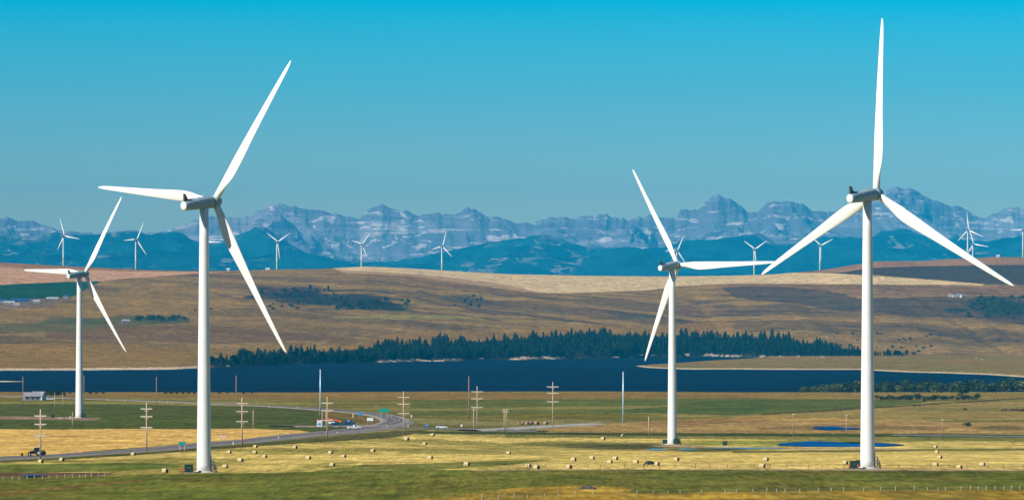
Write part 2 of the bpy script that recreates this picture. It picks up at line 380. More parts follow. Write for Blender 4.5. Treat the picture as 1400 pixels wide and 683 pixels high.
# beaches, bank under the wood, peninsula
above = Z - LAKE
wood = sstep(275, 300, PX) * sstep(1210, 1150, PX) * (PY > np.interp(PX, [290, 400, 500, 640, 780, 1040, 1140, 1200], [494, 484, 476, 468, 458, 462, 474, 484])) * far * (PY < 503) * ((PX < 1030) | (PY < 488.5))
C[:] = C * (1 - wood[..., None]) + A(26, 36, 24) * wood[..., None]  # dark understory, with the shade beneath the trees put into its colour
yfar = shore_far(np.clip(PX, -400, 1800))
bm_ = far * (np.abs(PY - yfar + 1.2) < 1.9) * np.where(PX < 280, 1, sstep(.55, .62, fbm(X / 70, D * 0, 111, 3)) ) * ((PX < 1035) | (PY < 489.5))
C[:] = C * (1 - bm_[..., None] * .9) + A(206, 186, 158) * bm_[..., None] * .9
d0_ = F * -LAKE / (pen_front(PX) - YH); d1_ = F * -LAKE / np.maximum(pen_back(PX) - YH, 5)
pen = (PX > 866) * (D > d0_ - 50) * (D < np.minimum(d1_, 9700)) * far
C[:] = C * (1 - pen[..., None]) + A(136, 114, 76) * pen[..., None]
mixn(pen, (118, 112, 70), sstep(.45, .6, fbm(X / 130, D / 200, 115, 3)) * .7)
rim = pen * (above < .75); C[:] = C * (1 - rim[..., None] * .9) + A(204, 184, 150) * rim[..., None] * .9
spit = far * (D < 6300) * (PX < 60); C[:] = C * (1 - spit[..., None]) + A(196, 178, 150) * spit[..., None]
bed = (above < -.05); C[bed] = A(70, 80, 70)
mixn((D > 14700), (120, 112, 84), 1.0)
# the colours above were judged through the air; take the air's own share off to get the soil and grass itself
fz = (1 - np.exp(-D * HAZE_DENSITY))[..., None] * (D > 3000)[..., None]
C = np.clip((C - .55 * fz * np.array((.004, .25, .46)) / 1.2) / (1 - .8 * fz), .018, .60)

gm = bpy.data.materials.new('land'); gm.use_nodes = True
n = gm.node_tree; b = n.nodes['Principled BSDF']; b.inputs['Roughness'].default_value = 1; b.inputs['Specular IOR Level'].default_value = 0.0
at_ = n.nodes.new('ShaderNodeAttribute'); at_.attribute_name = 'cover'
geo = n.nodes.new('ShaderNodeNewGeometry')
def nz(scale, detail, vec_scale=(1, 1, 1)):
    mp = n.nodes.new('ShaderNodeMapping'); mp.inputs['Scale'].default_value = vec_scale
    z = n.nodes.new('ShaderNodeTexNoise'); z.inputs['Scale'].default_value = scale; z.inputs['Detail'].default_value = detail; z.inputs['Roughness'].default_value = .65
    n.links.new(geo.outputs['Position'], mp.inputs['Vector']); n.links.new(mp.outputs[0], z.inputs['Vector']); return z
def mul(fac_node, lo, hi, prev, a=.25, b_=.75):
    m_ = n.nodes.new('ShaderNodeMapRange'); m_.inputs['From Min'].default_value = a; m_.inputs['From Max'].default_value = b_
    m_.inputs['To Min'].default_value = lo; m_.inputs['To Max'].default_value = hi; n.links.new(fac_node.outputs['Fac'], m_.inputs['Value'])
    v = n.nodes.new('ShaderNodeVectorMath'); v.operation = 'SCALE'; n.links.new(prev, v.inputs[0]); n.links.new(m_.outputs[0], v.inputs['Scale']); return v.outputs[0]
c0 = at_.outputs['Color']
n_small = nz(.9, 3, (1, .05, 1)); n_tuft = nz(.28, 4, (1, .12, 1)); n_mid = nz(.07, 5, (1, .45, 1)); n_big = nz(.012, 5)
c1 = mul(n_small, .66, 1.34, c0, .3, .7); c1 = mul(n_tuft, .70, 1.30, c1, .3, .7); c1 = mul(n_mid, .62, 1.38, c1, .3, .7); c1 = mul(n_big, .80, 1.20, c1, .3, .7)
n.links.new(c1, b.inputs['Base Color'])
bp = n.nodes.new('ShaderNodeBump'); bp.inputs['Strength'].default_value = .5; bp.inputs['Distance'].default_value = .5
n.links.new(n_mid.outputs['Fac'], bp.inputs['Height']); n.links.new(bp.outputs[0], b.inputs['Normal'])
gme = grid_mesh('ground', X, D, Z, C); gme.materials.append(gm)
tag(link_mesh('ground', gme), kind='structure')

# ------------------------------------------------------------------ water
def water_mat(name, c, rough, spec, scale, strength):
    m = bpy.data.materials.new(name); m.use_nodes = True; n = m.node_tree; b = n.nodes['Principled BSDF']
    b.inputs['Roughness'].default_value = rough; b.inputs['Specular IOR Level'].default_value = spec
    g = n.nodes.new('ShaderNodeNewGeometry'); z = n.nodes.new('ShaderNodeTexNoise'); z.inputs['Scale'].default_value = scale; z.inputs['Detail'].default_value = 6
    mp = n.nodes.new('ShaderNodeMapping'); mp.inputs['Scale'].default_value = (1, .35, 1)
    n.links.new(g.outputs['Position'], mp.inputs[0]); n.links.new(mp.outputs[0], z.inputs['Vector'])
    r = n.nodes.new('ShaderNodeValToRGB'); r.color_ramp.elements[0].position = .35; r.color_ramp.elements[1].position = .65
    r.color_ramp.elements[0].color = tuple(v * .55 for v in c) + (1,); r.color_ramp.elements[1].color = tuple(v * 1.5 for v in c) + (1,)
    n.links.new(z.outputs['Fac'], r.inputs[0]); n.links.new(r.outputs[0], b.inputs['Base Color'])
    bp = n.nodes.new('ShaderNodeBump'); bp.inputs['Strength'].default_value = strength; bp.inputs['Distance'].default_value = 1
    n.links.new(z.outputs['Fac'], bp.inputs['Height']); n.links.new(bp.outputs[0], b.inputs['Normal'])
    return m
bm = bmesh.new()
vs = [bm.verts.new(p) for p in ((-2500, 4700, LAKE), (2500, 4700, LAKE), (3400, 11200, LAKE), (-3400, 11200, LAKE))]
bm.faces.new(vs)
tag(obj('lake_water', bm, water_mat('lake', (0.0, 0.007, 0.018), .7, .10, .01, .5)), kind='structure')
def pond(px0, px1, py, dep, m, seed):
    a = at(px0, py); c = at(px1, py); bm = bmesh.new(); N = 60; vs = []
    z = max(a.z, c.z) + .35; mid = (a + c) / 2; hx = (c.x - a.x) / 2
    for k in range(N):
        t = 2 * math.pi * k / N; rr = (.35 + .65 * abs(math.sin(t))) * (1 + .3 * math.sin(3 * t + seed) + .2 * math.sin(7 * t + seed * 2) + .1 * math.sin(13 * t + seed))
        vs.append(bm.verts.new((mid.x + hx * math.cos(t), mid.y + dep * math.sin(t) * rr + (c.y - a.y) / 2 * math.cos(t), z)))
    f = bm.faces.new(vs); bmesh.ops.triangulate(bm, faces=[f])
    return tag(obj('pond_water', bm, m), kind='structure')
pw = water_mat('pond', (0.0, 0.055, 0.19), .4, .2, .05, .05)
pond(1060, 1236, 608.4, 58, pw, 1.0); pond(1108, 1176, 585.8, 40, pw, 2.2); pond(26, 66, 650.8, 6, pw, .4)
pw2 = water_mat('puddle', (0.06, 0.24, 0.34), .3, .3, .1, .03)
pond(884, 913, 615, 12, pw2, .7); pond(925, 957, 615.2, 9, pw2, 1.9); pond(964, 1080, 613.2, 10, pw2, .3)

# ------------------------------------------------------------------ roads
asphalt = mat('asphalt', (.125, .12, .118), .9, noise=.18, nscale=.15, coord='Object')
shoulder = mat('gravel', (.30, .25, .19), .95, noise=.25, nscale=.3)
paint_w = mat('road_paint_white', (.7, .7, .68), .7); paint_y = mat('road_paint_orange', (.62, .26, .03), .7)
def smooth_path(pts, step=12):
    p = [Vector((q[0], q[1])) for q in pts]; o = []
    for i in range(len(p) - 1):
        p0 = p[max(i - 1, 0)]; p1 = p[i]; p2 = p[i + 1]; p3 = p[min(i + 2, len(p) - 1)]
        m = max(2, int((p2 - p1).length / step))
        for k in range(m):
            t = k / m; o.append(.5 * ((2 * p1) + (p2 - p0) * t + (2 * p0 - 5 * p1 + 4 * p2 - p3) * t * t + (3 * p1 - p0 - 3 * p2 + p3) * t ** 3))
    o.append(p[-1]); return o
def strip(name, path, off0, off1, dz, m, skirt=0.0):
    bm = bmesh.new(); prev = None; i = 0
    for i, p in enumerate(path):
        t = (path[min(i + 1, len(path) - 1)] - path[max(i - 1, 0)]).normalized(); nn = Vector((t.y, -t.x))
        z = max(ground_z(*(p + nn * o)) for o in (-6, 0, 6)) + dz
        offs = [off0, off1]; zs = [z, z]
        if skirt: offs = [off0 - 2.5, off0, off1, off1 + 2.5]; zs = [z - skirt, z, z, z - skirt]
        r = [bm.verts.new((*(p + nn * o), zz)) for o, zz in zip(offs, zs)]
        if prev:
            for k in range(len(r) - 1): bm.faces.new((prev[k], prev[k + 1], r[k + 1], r[k]))
        prev = r
    return tag(obj(name, bm, m), kind='structure')
hw_px = [(-260, 533), (-120, 536), (0, 540.5), (80, 543.5), (150, 546), (250, 549.5), (350, 554), (430, 559), (480, 563), (520, 568), (537, 573), (540, 577), (525, 582), (490, 587.5), (450, 591.5), (400, 596), (350, 601.5), (310, 605.5), (250, 610.5), (190, 616), (100, 621.5), (0, 627), (-150, 634), (-300, 640)]
hw = [at(*p) for p in hw_px]; hw = smooth_path([(v.x, v.y) for v in hw])
strip('highway_shoulder', hw, -6.2, 6.2, .30, shoulder, .8)
strip('highway_asphalt', hw, -4.9, 4.9, .34, asphalt)
strip('centre_line', hw, -.18, .18, .36, paint_y); strip('edge_line', hw, 4.2, 4.4, .36, paint_w); strip('edge_line', hw, -4.4, -4.2, .36, paint_w)
for run in ([(525, 583.5), (560, 584.5), (600, 585.6), (700, 588.5), (742, 589.3)], [(1228, 594.3), (1300, 595.3), (1400, 596.8), (1600, 599)]):
    jr = [at(*p) for p in run]; jr = smooth_path([(v.x, v.y) for v in jr]); strip('side_road', jr, -3.2, 3.2, .34, asphalt, .5)
fr = [at(*p) for p in [(385, 582.5), (440, 583), (490, 583), (520, 582)]]; fr = smooth_path([(v.x, v.y) for v in fr]); strip('truck_lay_by', fr, -7, 7, .36, shoulder, .5)
gr = [at(*p) for p in [(640, 588.6), (700, 586), (750, 583), (812, 579.5)]]; gr = smooth_path([(v.x, v.y) for v in gr])
strip('gravel_road', gr, -3.5, 3.5, .48, mat('pale_gravel', (.42, .38, .32), .95, noise=.2, nscale=.4), .7)

# ------------------------------------------------------------------ mountains
def mountain(name, pts, d_r, W, base, amp, seed, m, gul=420.0, back=1500.0, u0=-250, u1=1650, nu=1150, nv=150, jag=6.0, shape=1.15):
    pr = prof(pts); u = np.linspace(u0, u1, nu); t = np.concatenate([np.linspace(-1, 0, 16)[:-1], np.linspace(0, 1, nv) ** 1.25])
    UU, TT = np.meshgrid(u, t)
    dd = np.where(TT < 0, d_r - TT * back, d_r - TT * W)
    xx = (UU - CX) / F * dd
    # crest line from the survey; lower down the spurs go their own way
    us = np.arange(u0 - 300, u1 + 300, 2.0); p0 = pr(us) + (ridged(us / 11.0, 0 * us, seed + 9, 4, .6) - .5) * -jag
    lev = [p0]
    for w_ in (8, 24, 60): k_ = np.hanning(w_ * 2 + 1); lev.append(np.convolve(np.pad(p0, w_, 'edge'), k_ / k_.sum(), 'valid'))
    shift = (fbm(xx / 2200, dd / 1500, seed + 20, 4) - .5) * 130 * np.clip(TT * 2.5, 0, 1)
    lv = np.clip(np.abs(TT) * 9, 0, 2.999); li = lv.astype(int); lf = lv - li
    L_ = np.stack([np.interp(UU + shift, us, q) for q in lev])
    yr = np.take_along_axis(L_, li[None], 0)[0] * (1 - lf) + np.take_along_axis(L_, li[None] + 1, 0)[0] * lf
    zr = (YH - yr) / F * d_r
    g = np.where(TT >= 0, (1 - np.clip(TT, 0, 1)) ** shape, 1 + TT * .8)
    wxx = xx + (fbm(xx / 800, dd / 800, seed + 3, 4) - .5) * 1500
    wyy = dd + (fbm(xx / 800, dd / 800, seed + 4, 4) - .5) * 1500
    r1 = ridged(wxx / (gul * 3.4), wyy / (gul * 3.4), seed, 6, .5); r2 = ridged(wxx / gul, wyy / (gul * 1.0), seed + 5, 4, .6)
    carve = (1 - r1) * 2.2 + (1 - r2) * .35
    z = base + (zr - base) * g - amp * (carve - .45) * np.where(TT >= 0, np.clip(TT * 7, 0, 1) * (1 - TT * .6), 0)
    z = np.maximum(z, base - 60 + 0 * z)
    me = grid_mesh(name, xx[::-1], dd[::-1], z[::-1])
    me.materials.append(m); return tag(link_mesh(name, me), kind='structure')

def rock_mat(name, rock, pale, forest, treeline, snowline, amount=.55):
    m = bpy.data.materials.new(name); m.use_nodes = True; n = m.node_tree; b = n.nodes['Principled BSDF']
    b.inputs['Roughness'].default_value = 1; b.inputs['Specular IOR Level'].default_value = 0
    g = n.nodes.new('ShaderNodeNewGeometry'); s = n.nodes.new('ShaderNodeSeparateXYZ'); n.links.new(g.outputs['Position'], s.inputs[0])
    def noise(scale, detail, vs=(1, 1, 1), dist=0):
        mp = n.nodes.new('ShaderNodeMapping'); mp.inputs['Scale'].default_value = vs; z = n.nodes.new('ShaderNodeTexNoise')
        z.inputs['Scale'].default_value = scale; z.inputs['Detail'].default_value = detail; z.inputs['Roughness'].default_value = .62; z.inputs['Distortion'].default_value = dist
        n.links.new(g.outputs['Position'], mp.inputs[0]); n.links.new(mp.outputs[0], z.inputs['Vector']); return z.outputs['Fac']
    def rng(v, a, b_, lo=0, hi=1):
        r = n.nodes.new('ShaderNodeMapRange'); r.inputs['From Min'].default_value = a; r.inputs['From Max'].default_value = b_
        r.inputs['To Min'].default_value = lo; r.inputs['To Max'].default_value = hi; n.links.new(v, r.inputs['Value']); return r.outputs[0]
    def math_(op, a, c):
        q = n.nodes.new('ShaderNodeMath'); q.operation = op
        for i, v in enumerate((a, c)):
            if isinstance(v, (int, float)): q.inputs[i].default_value = v
            else: n.links.new(v, q.inputs[i])
        return q.outputs[0]
    def mixc(f, a, c):
        q = n.nodes.new('ShaderNodeMix'); q.data_type = 'RGBA'; n.links.new(f, q.inputs['Factor'])
        for nm, v in (('A', a), ('B', c)):
            if isinstance(v, tuple): q.inputs[nm].default_value = (*v, 1)
            else: n.links.new(v, q.inputs[nm])
        return q.outputs['Result']
    # bedding planes: thin, nearly level layers that dip a little
    strata = noise(.012, 5, (.05, .05, 1.4), .0)
    var = noise(.002, 8, (1, .5, 1.2), .3)
    fine = noise(.006, 6)
    c = mixc(rng(strata, .44, .58), tuple(v * .7 for v in rock), tuple(min(1, v * 1.4) for v in rock))
    c = mixc(rng(var, .4, .6), c, tuple(v * .8 for v in rock))
    pf = math_('MULTIPLY', rng(noise(.006, 10, (.7, .5, 2.2), 1.0), .60 - amount * .03, .63 - amount * .03), rng(s.outputs['Z'], snowline - 150, snowline + 150))
    pf2 = math_('MULTIPLY', rng(strata, .585, .61), rng(var, .48, .58)); pf = math_('MAXIMUM', pf, math_('MULTIPLY', pf2, rng(s.outputs['Z'], snowline, snowline + 200)))
    c = mixc(pf, c, pale)
    zt = math_('ADD', s.outputs['Z'], rng(noise(.0016, 6), .3, .7, -260, 260))
    ff = rng(zt, treeline - 40, treeline + 60, 1, 0)
    clear = math_('MULTIPLY', rng(noise(.009, 9, (.6, .3, 2.0), .8), .53, .58), rng(noise(.0009, 3), .54, .62))
    fc = mixc(clear, mixc(rng(noise(.0022, 8), .40, .60), tuple(v * .5 for v in forest), tuple(v * 2.2 for v in forest)), tuple(v * .55 for v in pale))
    c = mixc(ff, c, fc)
    n.links.new(c, b.inputs['Base Color'])
    bp = n.nodes.new('ShaderNodeBump'); bp.inputs['Strength'].default_value = .9; bp.inputs['Distance'].default_value = 60
    n.links.new(math_('ADD', fine, math_('MULTIPLY', strata, .6)), bp.inputs['Height']); n.links.new(bp.outputs[0], b.inputs['Normal'])
    return m
far_pts = [(-250, 290), (-150, 300), (-60, 294), (0, 298), (12, 299), (30, 303), (37, 303), (45, 302), (60, 308), (80, 315), (100, 318), (130, 320), (150, 317), (185, 316), (200, 320), (225, 318), (240, 314), (270, 300), (300, 297), (315, 298), (330, 297), (345, 294), (365, 285), (372, 282), (380, 279.5), (395, 281), (415, 287), (450, 291), (480, 297), (490, 300), (500, 290), (510, 284), (520, 281), (527, 281), (535, 286), (545, 290), (555, 289), (565, 293), (572, 297), (580, 293), (590, 291), (605, 293), (620, 293), (630, 290), (640, 285), (647, 284), (652, 287), (660, 294), (670, 299), (680, 298), (690, 302), (700, 304), (710, 306), (730, 306), (745, 300), (750, 297), (770, 298), (785, 298), (800, 295), (810, 294), (830, 294), (845, 299), (860, 300), (875, 297), (890, 294), (900, 297), (915, 299), (927, 296), (930, 288), (945, 287), (955, 287), (965, 276), (975, 268), (983, 266), (990, 270), (998, 273), (1010, 280), (1025, 290), (1035, 291), (1045, 282), (1055, 277), (1065, 275), (1080, 277), (1095, 279), (1110, 287), (1120, 290), (1128, 291), (1140, 288), (1160, 283), (1180, 270), (1200, 268), (1215, 259), (1225, 255), (1235, 258), (1245, 257), (1255, 261), (1262, 268), (1280, 275), (1300, 281), (1320, 287), (1335, 296), (1345, 299), (1360, 293), (1375, 284), (1385, 284), (1400, 287), (1450, 296), (1520, 285), (1650, 300)]
mid_pts = [(-250, 318), (-100, 326), (0, 322), (20, 326), (45, 322), (75, 318), (110, 321), (140, 320), (170, 316.5), (190, 317), (200, 322), (215, 319), (225, 317), (240, 317.5), (250, 320), (258, 325), (270, 331), (285, 333), (300, 330), (330, 320), (350, 311), (362, 310), (380, 321), (400, 336), (420, 346), (450, 352), (480, 358), (540, 358), (570, 352), (600, 346), (640, 338), (660, 334), (680, 330), (700, 328), (720, 325), (735, 321), (745, 320), (760, 324), (780, 331), (800, 338), (815, 340), (860, 338), (880, 340), (910, 338), (930, 330), (950, 327), (970, 328), (1000, 325), (1020, 322), (1040, 320), (1060, 330), (1080, 328), (1100, 322), (1150, 325), (1180, 322), (1200, 318), (1220, 312), (1230, 311), (1240, 313), (1260, 322), (1290, 325), (1320, 328), (1350, 330), (1380, 325), (1400, 322), (1500, 330), (1650, 318)]
low_pts = [(-250, 352), (0, 350), (60, 346), (120, 352), (200, 340), (260, 345), (330, 356), (380, 343), (430, 350), (480, 360), (560, 362), (640, 355), (700, 352), (780, 352), (860, 346), (940, 352), (1010, 356), (1080, 346), (1130, 340), (1200, 338), (1280, 342), (1360, 344), (1420, 340), (1650, 350)]
mountain('mountain_range', far_pts, 56000, 4200, 210, 420, 201, rock_mat('limestone', (.20, .18, .19), (.60, .50, .44), (.02, .04, .04), 330, 380, .8), gul=430, jag=7)
mountain('foothills', mid_pts, 49000, 4200, 120, 330, 305, rock_mat('forested_slope', (.14, .14, .15), (.55, .50, .46), (.006, .03, .03), 760, 300, .6), gul=520, jag=4)
mountain('foothills', low_pts, 44500, 4500, 40, 230, 409, rock_mat('forested_hills', (.10, .10, .10), (.5, .46, .42), (.006, .03, .03), 2000, 2500, .3), gul=600, jag=2)

# haze: one closed box of even air
bm = bmesh.new(); box(bm, (0, 40600, 841), (39000, 82600, 1818)); 
hm = bpy.data.materials.new('air'); hm.use_nodes = True; hn = hm.node_tree; hn.nodes.clear()
ho = hn.nodes.new('ShaderNodeOutputMaterial'); hv = hn.nodes.new('ShaderNodeVolumePrincipled')
hv.inputs['Color'].default_value = (*HAZE_COLOR, 1); hv.inputs['Density'].default_value = HAZE_DENSITY; hv.inputs["Anisotropy"].default_value = HAZE_G
hn.links.new(hv.outputs[0], ho.inputs['Volume'])
tag(obj('haze', bm, hm), kind='stuff')

# ------------------------------------------------------------------ wind turbines
white = mat('turbine_paint', (.76, .77, .73), .42, spec=.35, noise=.045, nscale=.35)
grey = mat('nacelle_shaded_paint', (.24, .36, .42), .45, spec=.4, noise=.1, nscale=.8)  # shade of the unlit nacelle side put into this darker, bluer grey
dark = mat('dark_metal', (.03, .035, .04), .5, noise=.2, nscale=2)
steel = mat('galvanised_steel', (.45, .46, .47), .45, metal=.7, noise=.15, nscale=3)
concrete = mat('concrete', (.45, .42, .37), .9, noise=.15, nscale=1.5)
palegreen = mat('green_base_paint', (.42, .56, .30), .5, noise=.08, nscale=.3)
HT, TILT, CONE = 67.0, R(5), R(2.2)
def blade_mesh():
    bm = bmesh.new(); rings = []; N = 20; Rr = 42.0
    st = np.concatenate([[0, .02, .045, .08, .12, .16, .2, .24], np.linspace(.3, .94, 16), [.965, .985, .997]])
    for s in st:
        z = .9 + s * (Rr - .9)
        chord = np.interp(s, [0, .03, .09, .16, .22, .30, .45, .6, .75, .88, .95, .98, 1], [1.75, 1.75, 2.15, 2.85, 3.05, 2.85, 2.25, 1.80, 1.42, 1.10, .82, .55, .14])
        th = np.interp(s, [0, .04, .12, .22, .4, .7, 1], [1.0, .98, .62, .38, .26, .19, .15]) * chord
        tw = R(np.interp(s, [0, .15, .3, .6, 1], [16, 15, 9, 3, 0])); le = np.interp(s, [0, .04, .2, 1], [.5, .5, .34, .30])
        round_ = np.interp(s, [0, .03, .16], [1, 1, 0]); bend = 2.0 * s ** 2; ring = []
        for k in range(N):
            a = 2 * math.pi * k / N; cx = .5 - .5 * math.cos(a)      # 0 leading .. 1 trailing
            yc = .5 * math.sin(a) * th
            foil = (2.6 * (math.sqrt(cx) * .6 - .2 * cx - .4 * cx ** 2)) * .5 * th * (1 if math.sin(a) >= 0 else -.8)
            y = yc * round_ + foil * (1 - round_)
            x = (cx - le) * chord
            ring.append(Vector((x * math.cos(tw) + y * math.sin(tw), -x * math.sin(tw) + y * math.cos(tw) + bend, z)))
        rings.append(ring)
    loft(bm, rings); bmesh.ops.recalc_face_normals(bm, faces=bm.faces)
    me = bpy.data.meshes.new('blade'); bm.to_mesh(me); bm.free(); me.materials.append(white); return me
def superell(w_, h_, y, zc, n=28, p=3.2):
    r = []
    for k in range(n):
        a = 2 * math.pi * k / n; c_, s_ = math.cos(a), math.sin(a)
        r.append(Vector((w_ / 2 * math.copysign(abs(c_) ** (2 / p), c_), y, zc + h_ / 2 * math.copysign(abs(s_) ** (2 / p), s_))))
    return r
def nacelle_bm():
    bm = bmesh.new()
    loft(bm, [superell(1.5, 1.8, -7.75, -.30, p=2.3), superell(1.95, 2.2, -7.55, -.28, p=2.3), superell(2.1, 2.35, -7.0, -.25, p=2.4), superell(2.5, 2.7, -4.5, -.12, p=2.5), superell(2.8, 3.0, -1.5, 0, p=2.6), superell(2.95, 3.15, 1.2, 0, p=2.6), superell(2.9, 3.05, 2.3, 0, p=2.5), superell(2.6, 2.75, 2.6, 0, p=2.2)])
    for y in (-5.6, -3.4, -1.2, 1.0):       # seams between the hood panels
        w_ = np.interp(y, [-7, -4.5, -1.5, 1.2], [2.1, 2.5, 2.8, 2.95]) + .03; h_ = w_ + .22; zc = np.interp(y, [-7, -4.5, -1.5], [-.25, -.12, 0])
        loft(bm, [superell(w_, h_, y - .05, zc, p=2.5), superell(w_, h_, y + .05, zc, p=2.5)])
    bmesh.ops.recalc_face_normals(bm, faces=bm.faces); return bm
def fin_bm():
    bm = bmesh.new()
    prof_ = [(-7.4, .75), (-7.35, 2.75), (-7.2, 2.75), (-6.3, 1.25), (-3.6, 1.32), (-3.6, 1.15), (-6.6, .95)]
    a = [bm.verts.new((-.32, y, z)) for y, z in prof_]; b_ = [bm.verts.new((.32, y, z)) for y, z in prof_]
    bm.faces.new(a); bm.faces.new(b_[::-1])
    for k in range(len(prof_)): bm.faces.new((a[k], b_[k], b_[(k + 1) % len(prof_)], a[(k + 1) % len(prof_)]))
    bmesh.ops.recalc_face_normals(bm, faces=bm.faces); return bm
def hub_bm():
    bm = bmesh.new(); pr_ = [(1.25, -1.25), (1.5, -1.0), (1.58, -.3), (1.55, .5), (1.35, 1.2), (.95, 1.75), (.45, 2.05), (.05, 2.12)]
    lathe(bm, pr_, 28); bmesh.ops.rotate(bm, verts=bm.verts, matrix=Matrix.Rotation(R(-90), 3, 'X')); bmesh.ops.recalc_face_normals(bm, faces=bm.faces); return bm
def tower_bm(z0=0.0, z1=65.4):
    rr = lambda z: 1.80 + (1.08 - 1.80) * z / 65.4
    bm = bmesh.new(); pts = []
    zs = sorted(set([z0, z1] + [z for z in (2, 6, 12, 21.0, 30, 38, 43.4, 50, 58) if z0 < z < z1]))
    for z in zs: pts.append((rr(z), z))
    lathe(bm, pts, 48); return bm
stair_m = mat('dark_steel', (.10, .11, .12), .6, metal=.3, noise=.2, nscale=3)
def stair_bm():
    bm = bmesh.new()                          # steel steps on the right of the tower
    for sy in (-.5, .5):
        tube(bm, (1.7, sy, 1.9), (2.35, sy, 1.9), .08, n=6); tube(bm, (2.35, sy, 1.9), (3.2, sy, 0), .09, n=6)
        tube(bm, (1.8, sy, 2.9), (2.35, sy, 2.9), .06, n=6); tube(bm, (2.35, sy, 2.9), (3.2, sy, 1.0), .06, n=6)
        for x_, z_ in ((1.8, 1.9), (2.35, 1.9), (2.8, .95), (3.2, 0)): tube(bm, (x_, sy, max(0, z_ - (1.9 if x_ < 2.5 else 0))), (x_, sy, z_ + 1.0), .06, n=6)
    box(bm, (2.1, 0, 1.9), (.8, 1.0, .08))
    for k in range(8): box(bm, (2.42 + k * .105, 0, 1.75 - k * .235), (.24, 1.0, .06))
    return bm
blade_me = blade_mesh()
def turbine(base, phase, yaw, scale, label, group, near_, small_green=False):
    t = thing('wind_turbine', label, 'wind turbine', base, -R(yaw), group); t.scale = (scale,) * 3
    if small_green:
        obj('tower', tower_bm(15, 65.4), white, t); obj('tower_base', tower_bm(0, 14.99), palegreen, t)
    else: obj('tower', tower_bm(), white, t)
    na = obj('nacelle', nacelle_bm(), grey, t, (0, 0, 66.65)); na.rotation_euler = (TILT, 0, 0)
    if near_:
        fn = obj('tail_fin', fin_bm(), dark, na)
        m_ = bmesh.new(); tube(m_, (0, -.2, 1.3), (0, -.2, 2.2), .04, n=6); tube(m_, (-.3, -.2, 2.0), (.3, -.2, 2.0), .03, n=6); tube(m_, (.3, -.2, 2.0), (.3, -.2, 2.3), .09, n=6)
        obj('wind_sensor', m_, steel, na)
        m_ = bmesh.new(); loft(m_, [superell(1.98, 2.2, -7.62, -.28, p=2.2), superell(1.9, 2.12, -7.80, -.28, p=2.2), superell(1.2, 1.35, -7.92, -.28, p=2.1)]); obj('end_cap', m_, white, na)
    Mh = Matrix.Translation((0, 0, 66.65)) @ Matrix.Rotation(TILT, 4, 'X') @ Matrix.Translation((0, 4.0, 0))
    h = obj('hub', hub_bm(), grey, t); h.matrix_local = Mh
    for k in range(3):
        b_ = link_mesh('blade', blade_me, t); b_.matrix_local = Mh @ Matrix.Rotation(R(phase + 120 * k), 4, 'Y') @ Matrix.Rotation(-CONE, 4, 'X') @ Matrix.Diagonal((1, 1, 1.025 if phase == 2.3 else 1.0, 1))
    if near_:
        m_ = bmesh.new(); lathe(m_, [(3.4, -.6), (3.4, .12), (3.2, .22), (2.1, .26), (2.1, .5), (1.95, .56)], 40); obj('foundation', m_, concrete, t)
        st_ = obj('stairs', stair_bm(), stair_m, t); st_.rotation_euler = (0, 0, R(yaw) - R(12))
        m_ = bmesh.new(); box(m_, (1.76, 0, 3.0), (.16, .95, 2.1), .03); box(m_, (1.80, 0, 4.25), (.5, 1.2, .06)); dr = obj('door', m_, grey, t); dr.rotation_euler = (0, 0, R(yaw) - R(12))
    return t
big = 'large white wind turbines standing on the near plain'
def tb(px, d): p = at_d(px, d); p.z -= .05; return p
T1 = turbine(tb(279, 1520), 35.2, 38, 1, 'big white wind turbine left of centre, a dark green box at its foot', big, True)
T2 = turbine(tb(1186, 1500), 2.3, 37, 1, 'tallest white wind turbine at right, one blade pointing straight up, base on the field track', big, True)
T3 = turbine(tb(919, 2296), -31, 37, 1, 'middle distance white wind turbine before the peninsula, one blade level to the right', big, True)
T4 = turbine(tb(108.5, 2858), 32, 38, 1, 'white wind turbine at far left, standing on bare earth mounds below the highway', big, True)
sm = 'small distant wind turbines on the ridge'
small = [  # px hub, hub y, scale, phase, label
    (87.5, 322, 'leftmost distant turbine on the ridge, green footed, one blade up to the left', -20, 1.05),
    (186.5, 327, 'distant turbine on the ridge between the far left and the big left turbine', 27, 1.02),
    (281.5, 330, 'distant turbine on the ridge mostly hidden behind the big left turbine tower', 92, 1.0),
    (379.5, 330, 'distant ridge turbine just right of the big left turbine, two blades raised in a V', 60, 1.0),
    (495, 333, 'distant ridge turbine on the hill crest with one blade hanging down past its tower', 42, .86),
    (605, 336, 'distant ridge turbine standing alone in the middle of the tan crest', 17, .89),
    (926, 342, 'distant ridge turbine half hidden behind the nacelle of the middle distance turbine', 27, .97),
    (1032, 340, 'distant ridge turbine crossed by the blade tips of two bigger turbines', 60, .97),
    (1122, 335, 'distant ridge turbine left of the tallest turbine tower, two blades raised in a V', 66, .93),
    (1324, 314, 'taller distant turbine on the right hand ridge with one blade straight up', -7, 1.0),
    (1331, 333, 'short looking distant turbine sunk behind the right ridge, beside a taller one', -20, 1.0),
    (1399.5, 314, 'distant turbine cut by the right edge of the picture, one blade level to the left', 30, 1.0)]
for i, (px, hy, lab, ph, s_) in enumerate(small):
    bx = px - 1.0
    if i == 10: p = at_d(bx, 15000)
    else: p = at_d(bx, 14190); s_ = ((YH - hy) / F * 14190 - p.z) / HT
    p.z -= .3; turbine(p, ph, 37.5, s_, lab, sm, False, True)

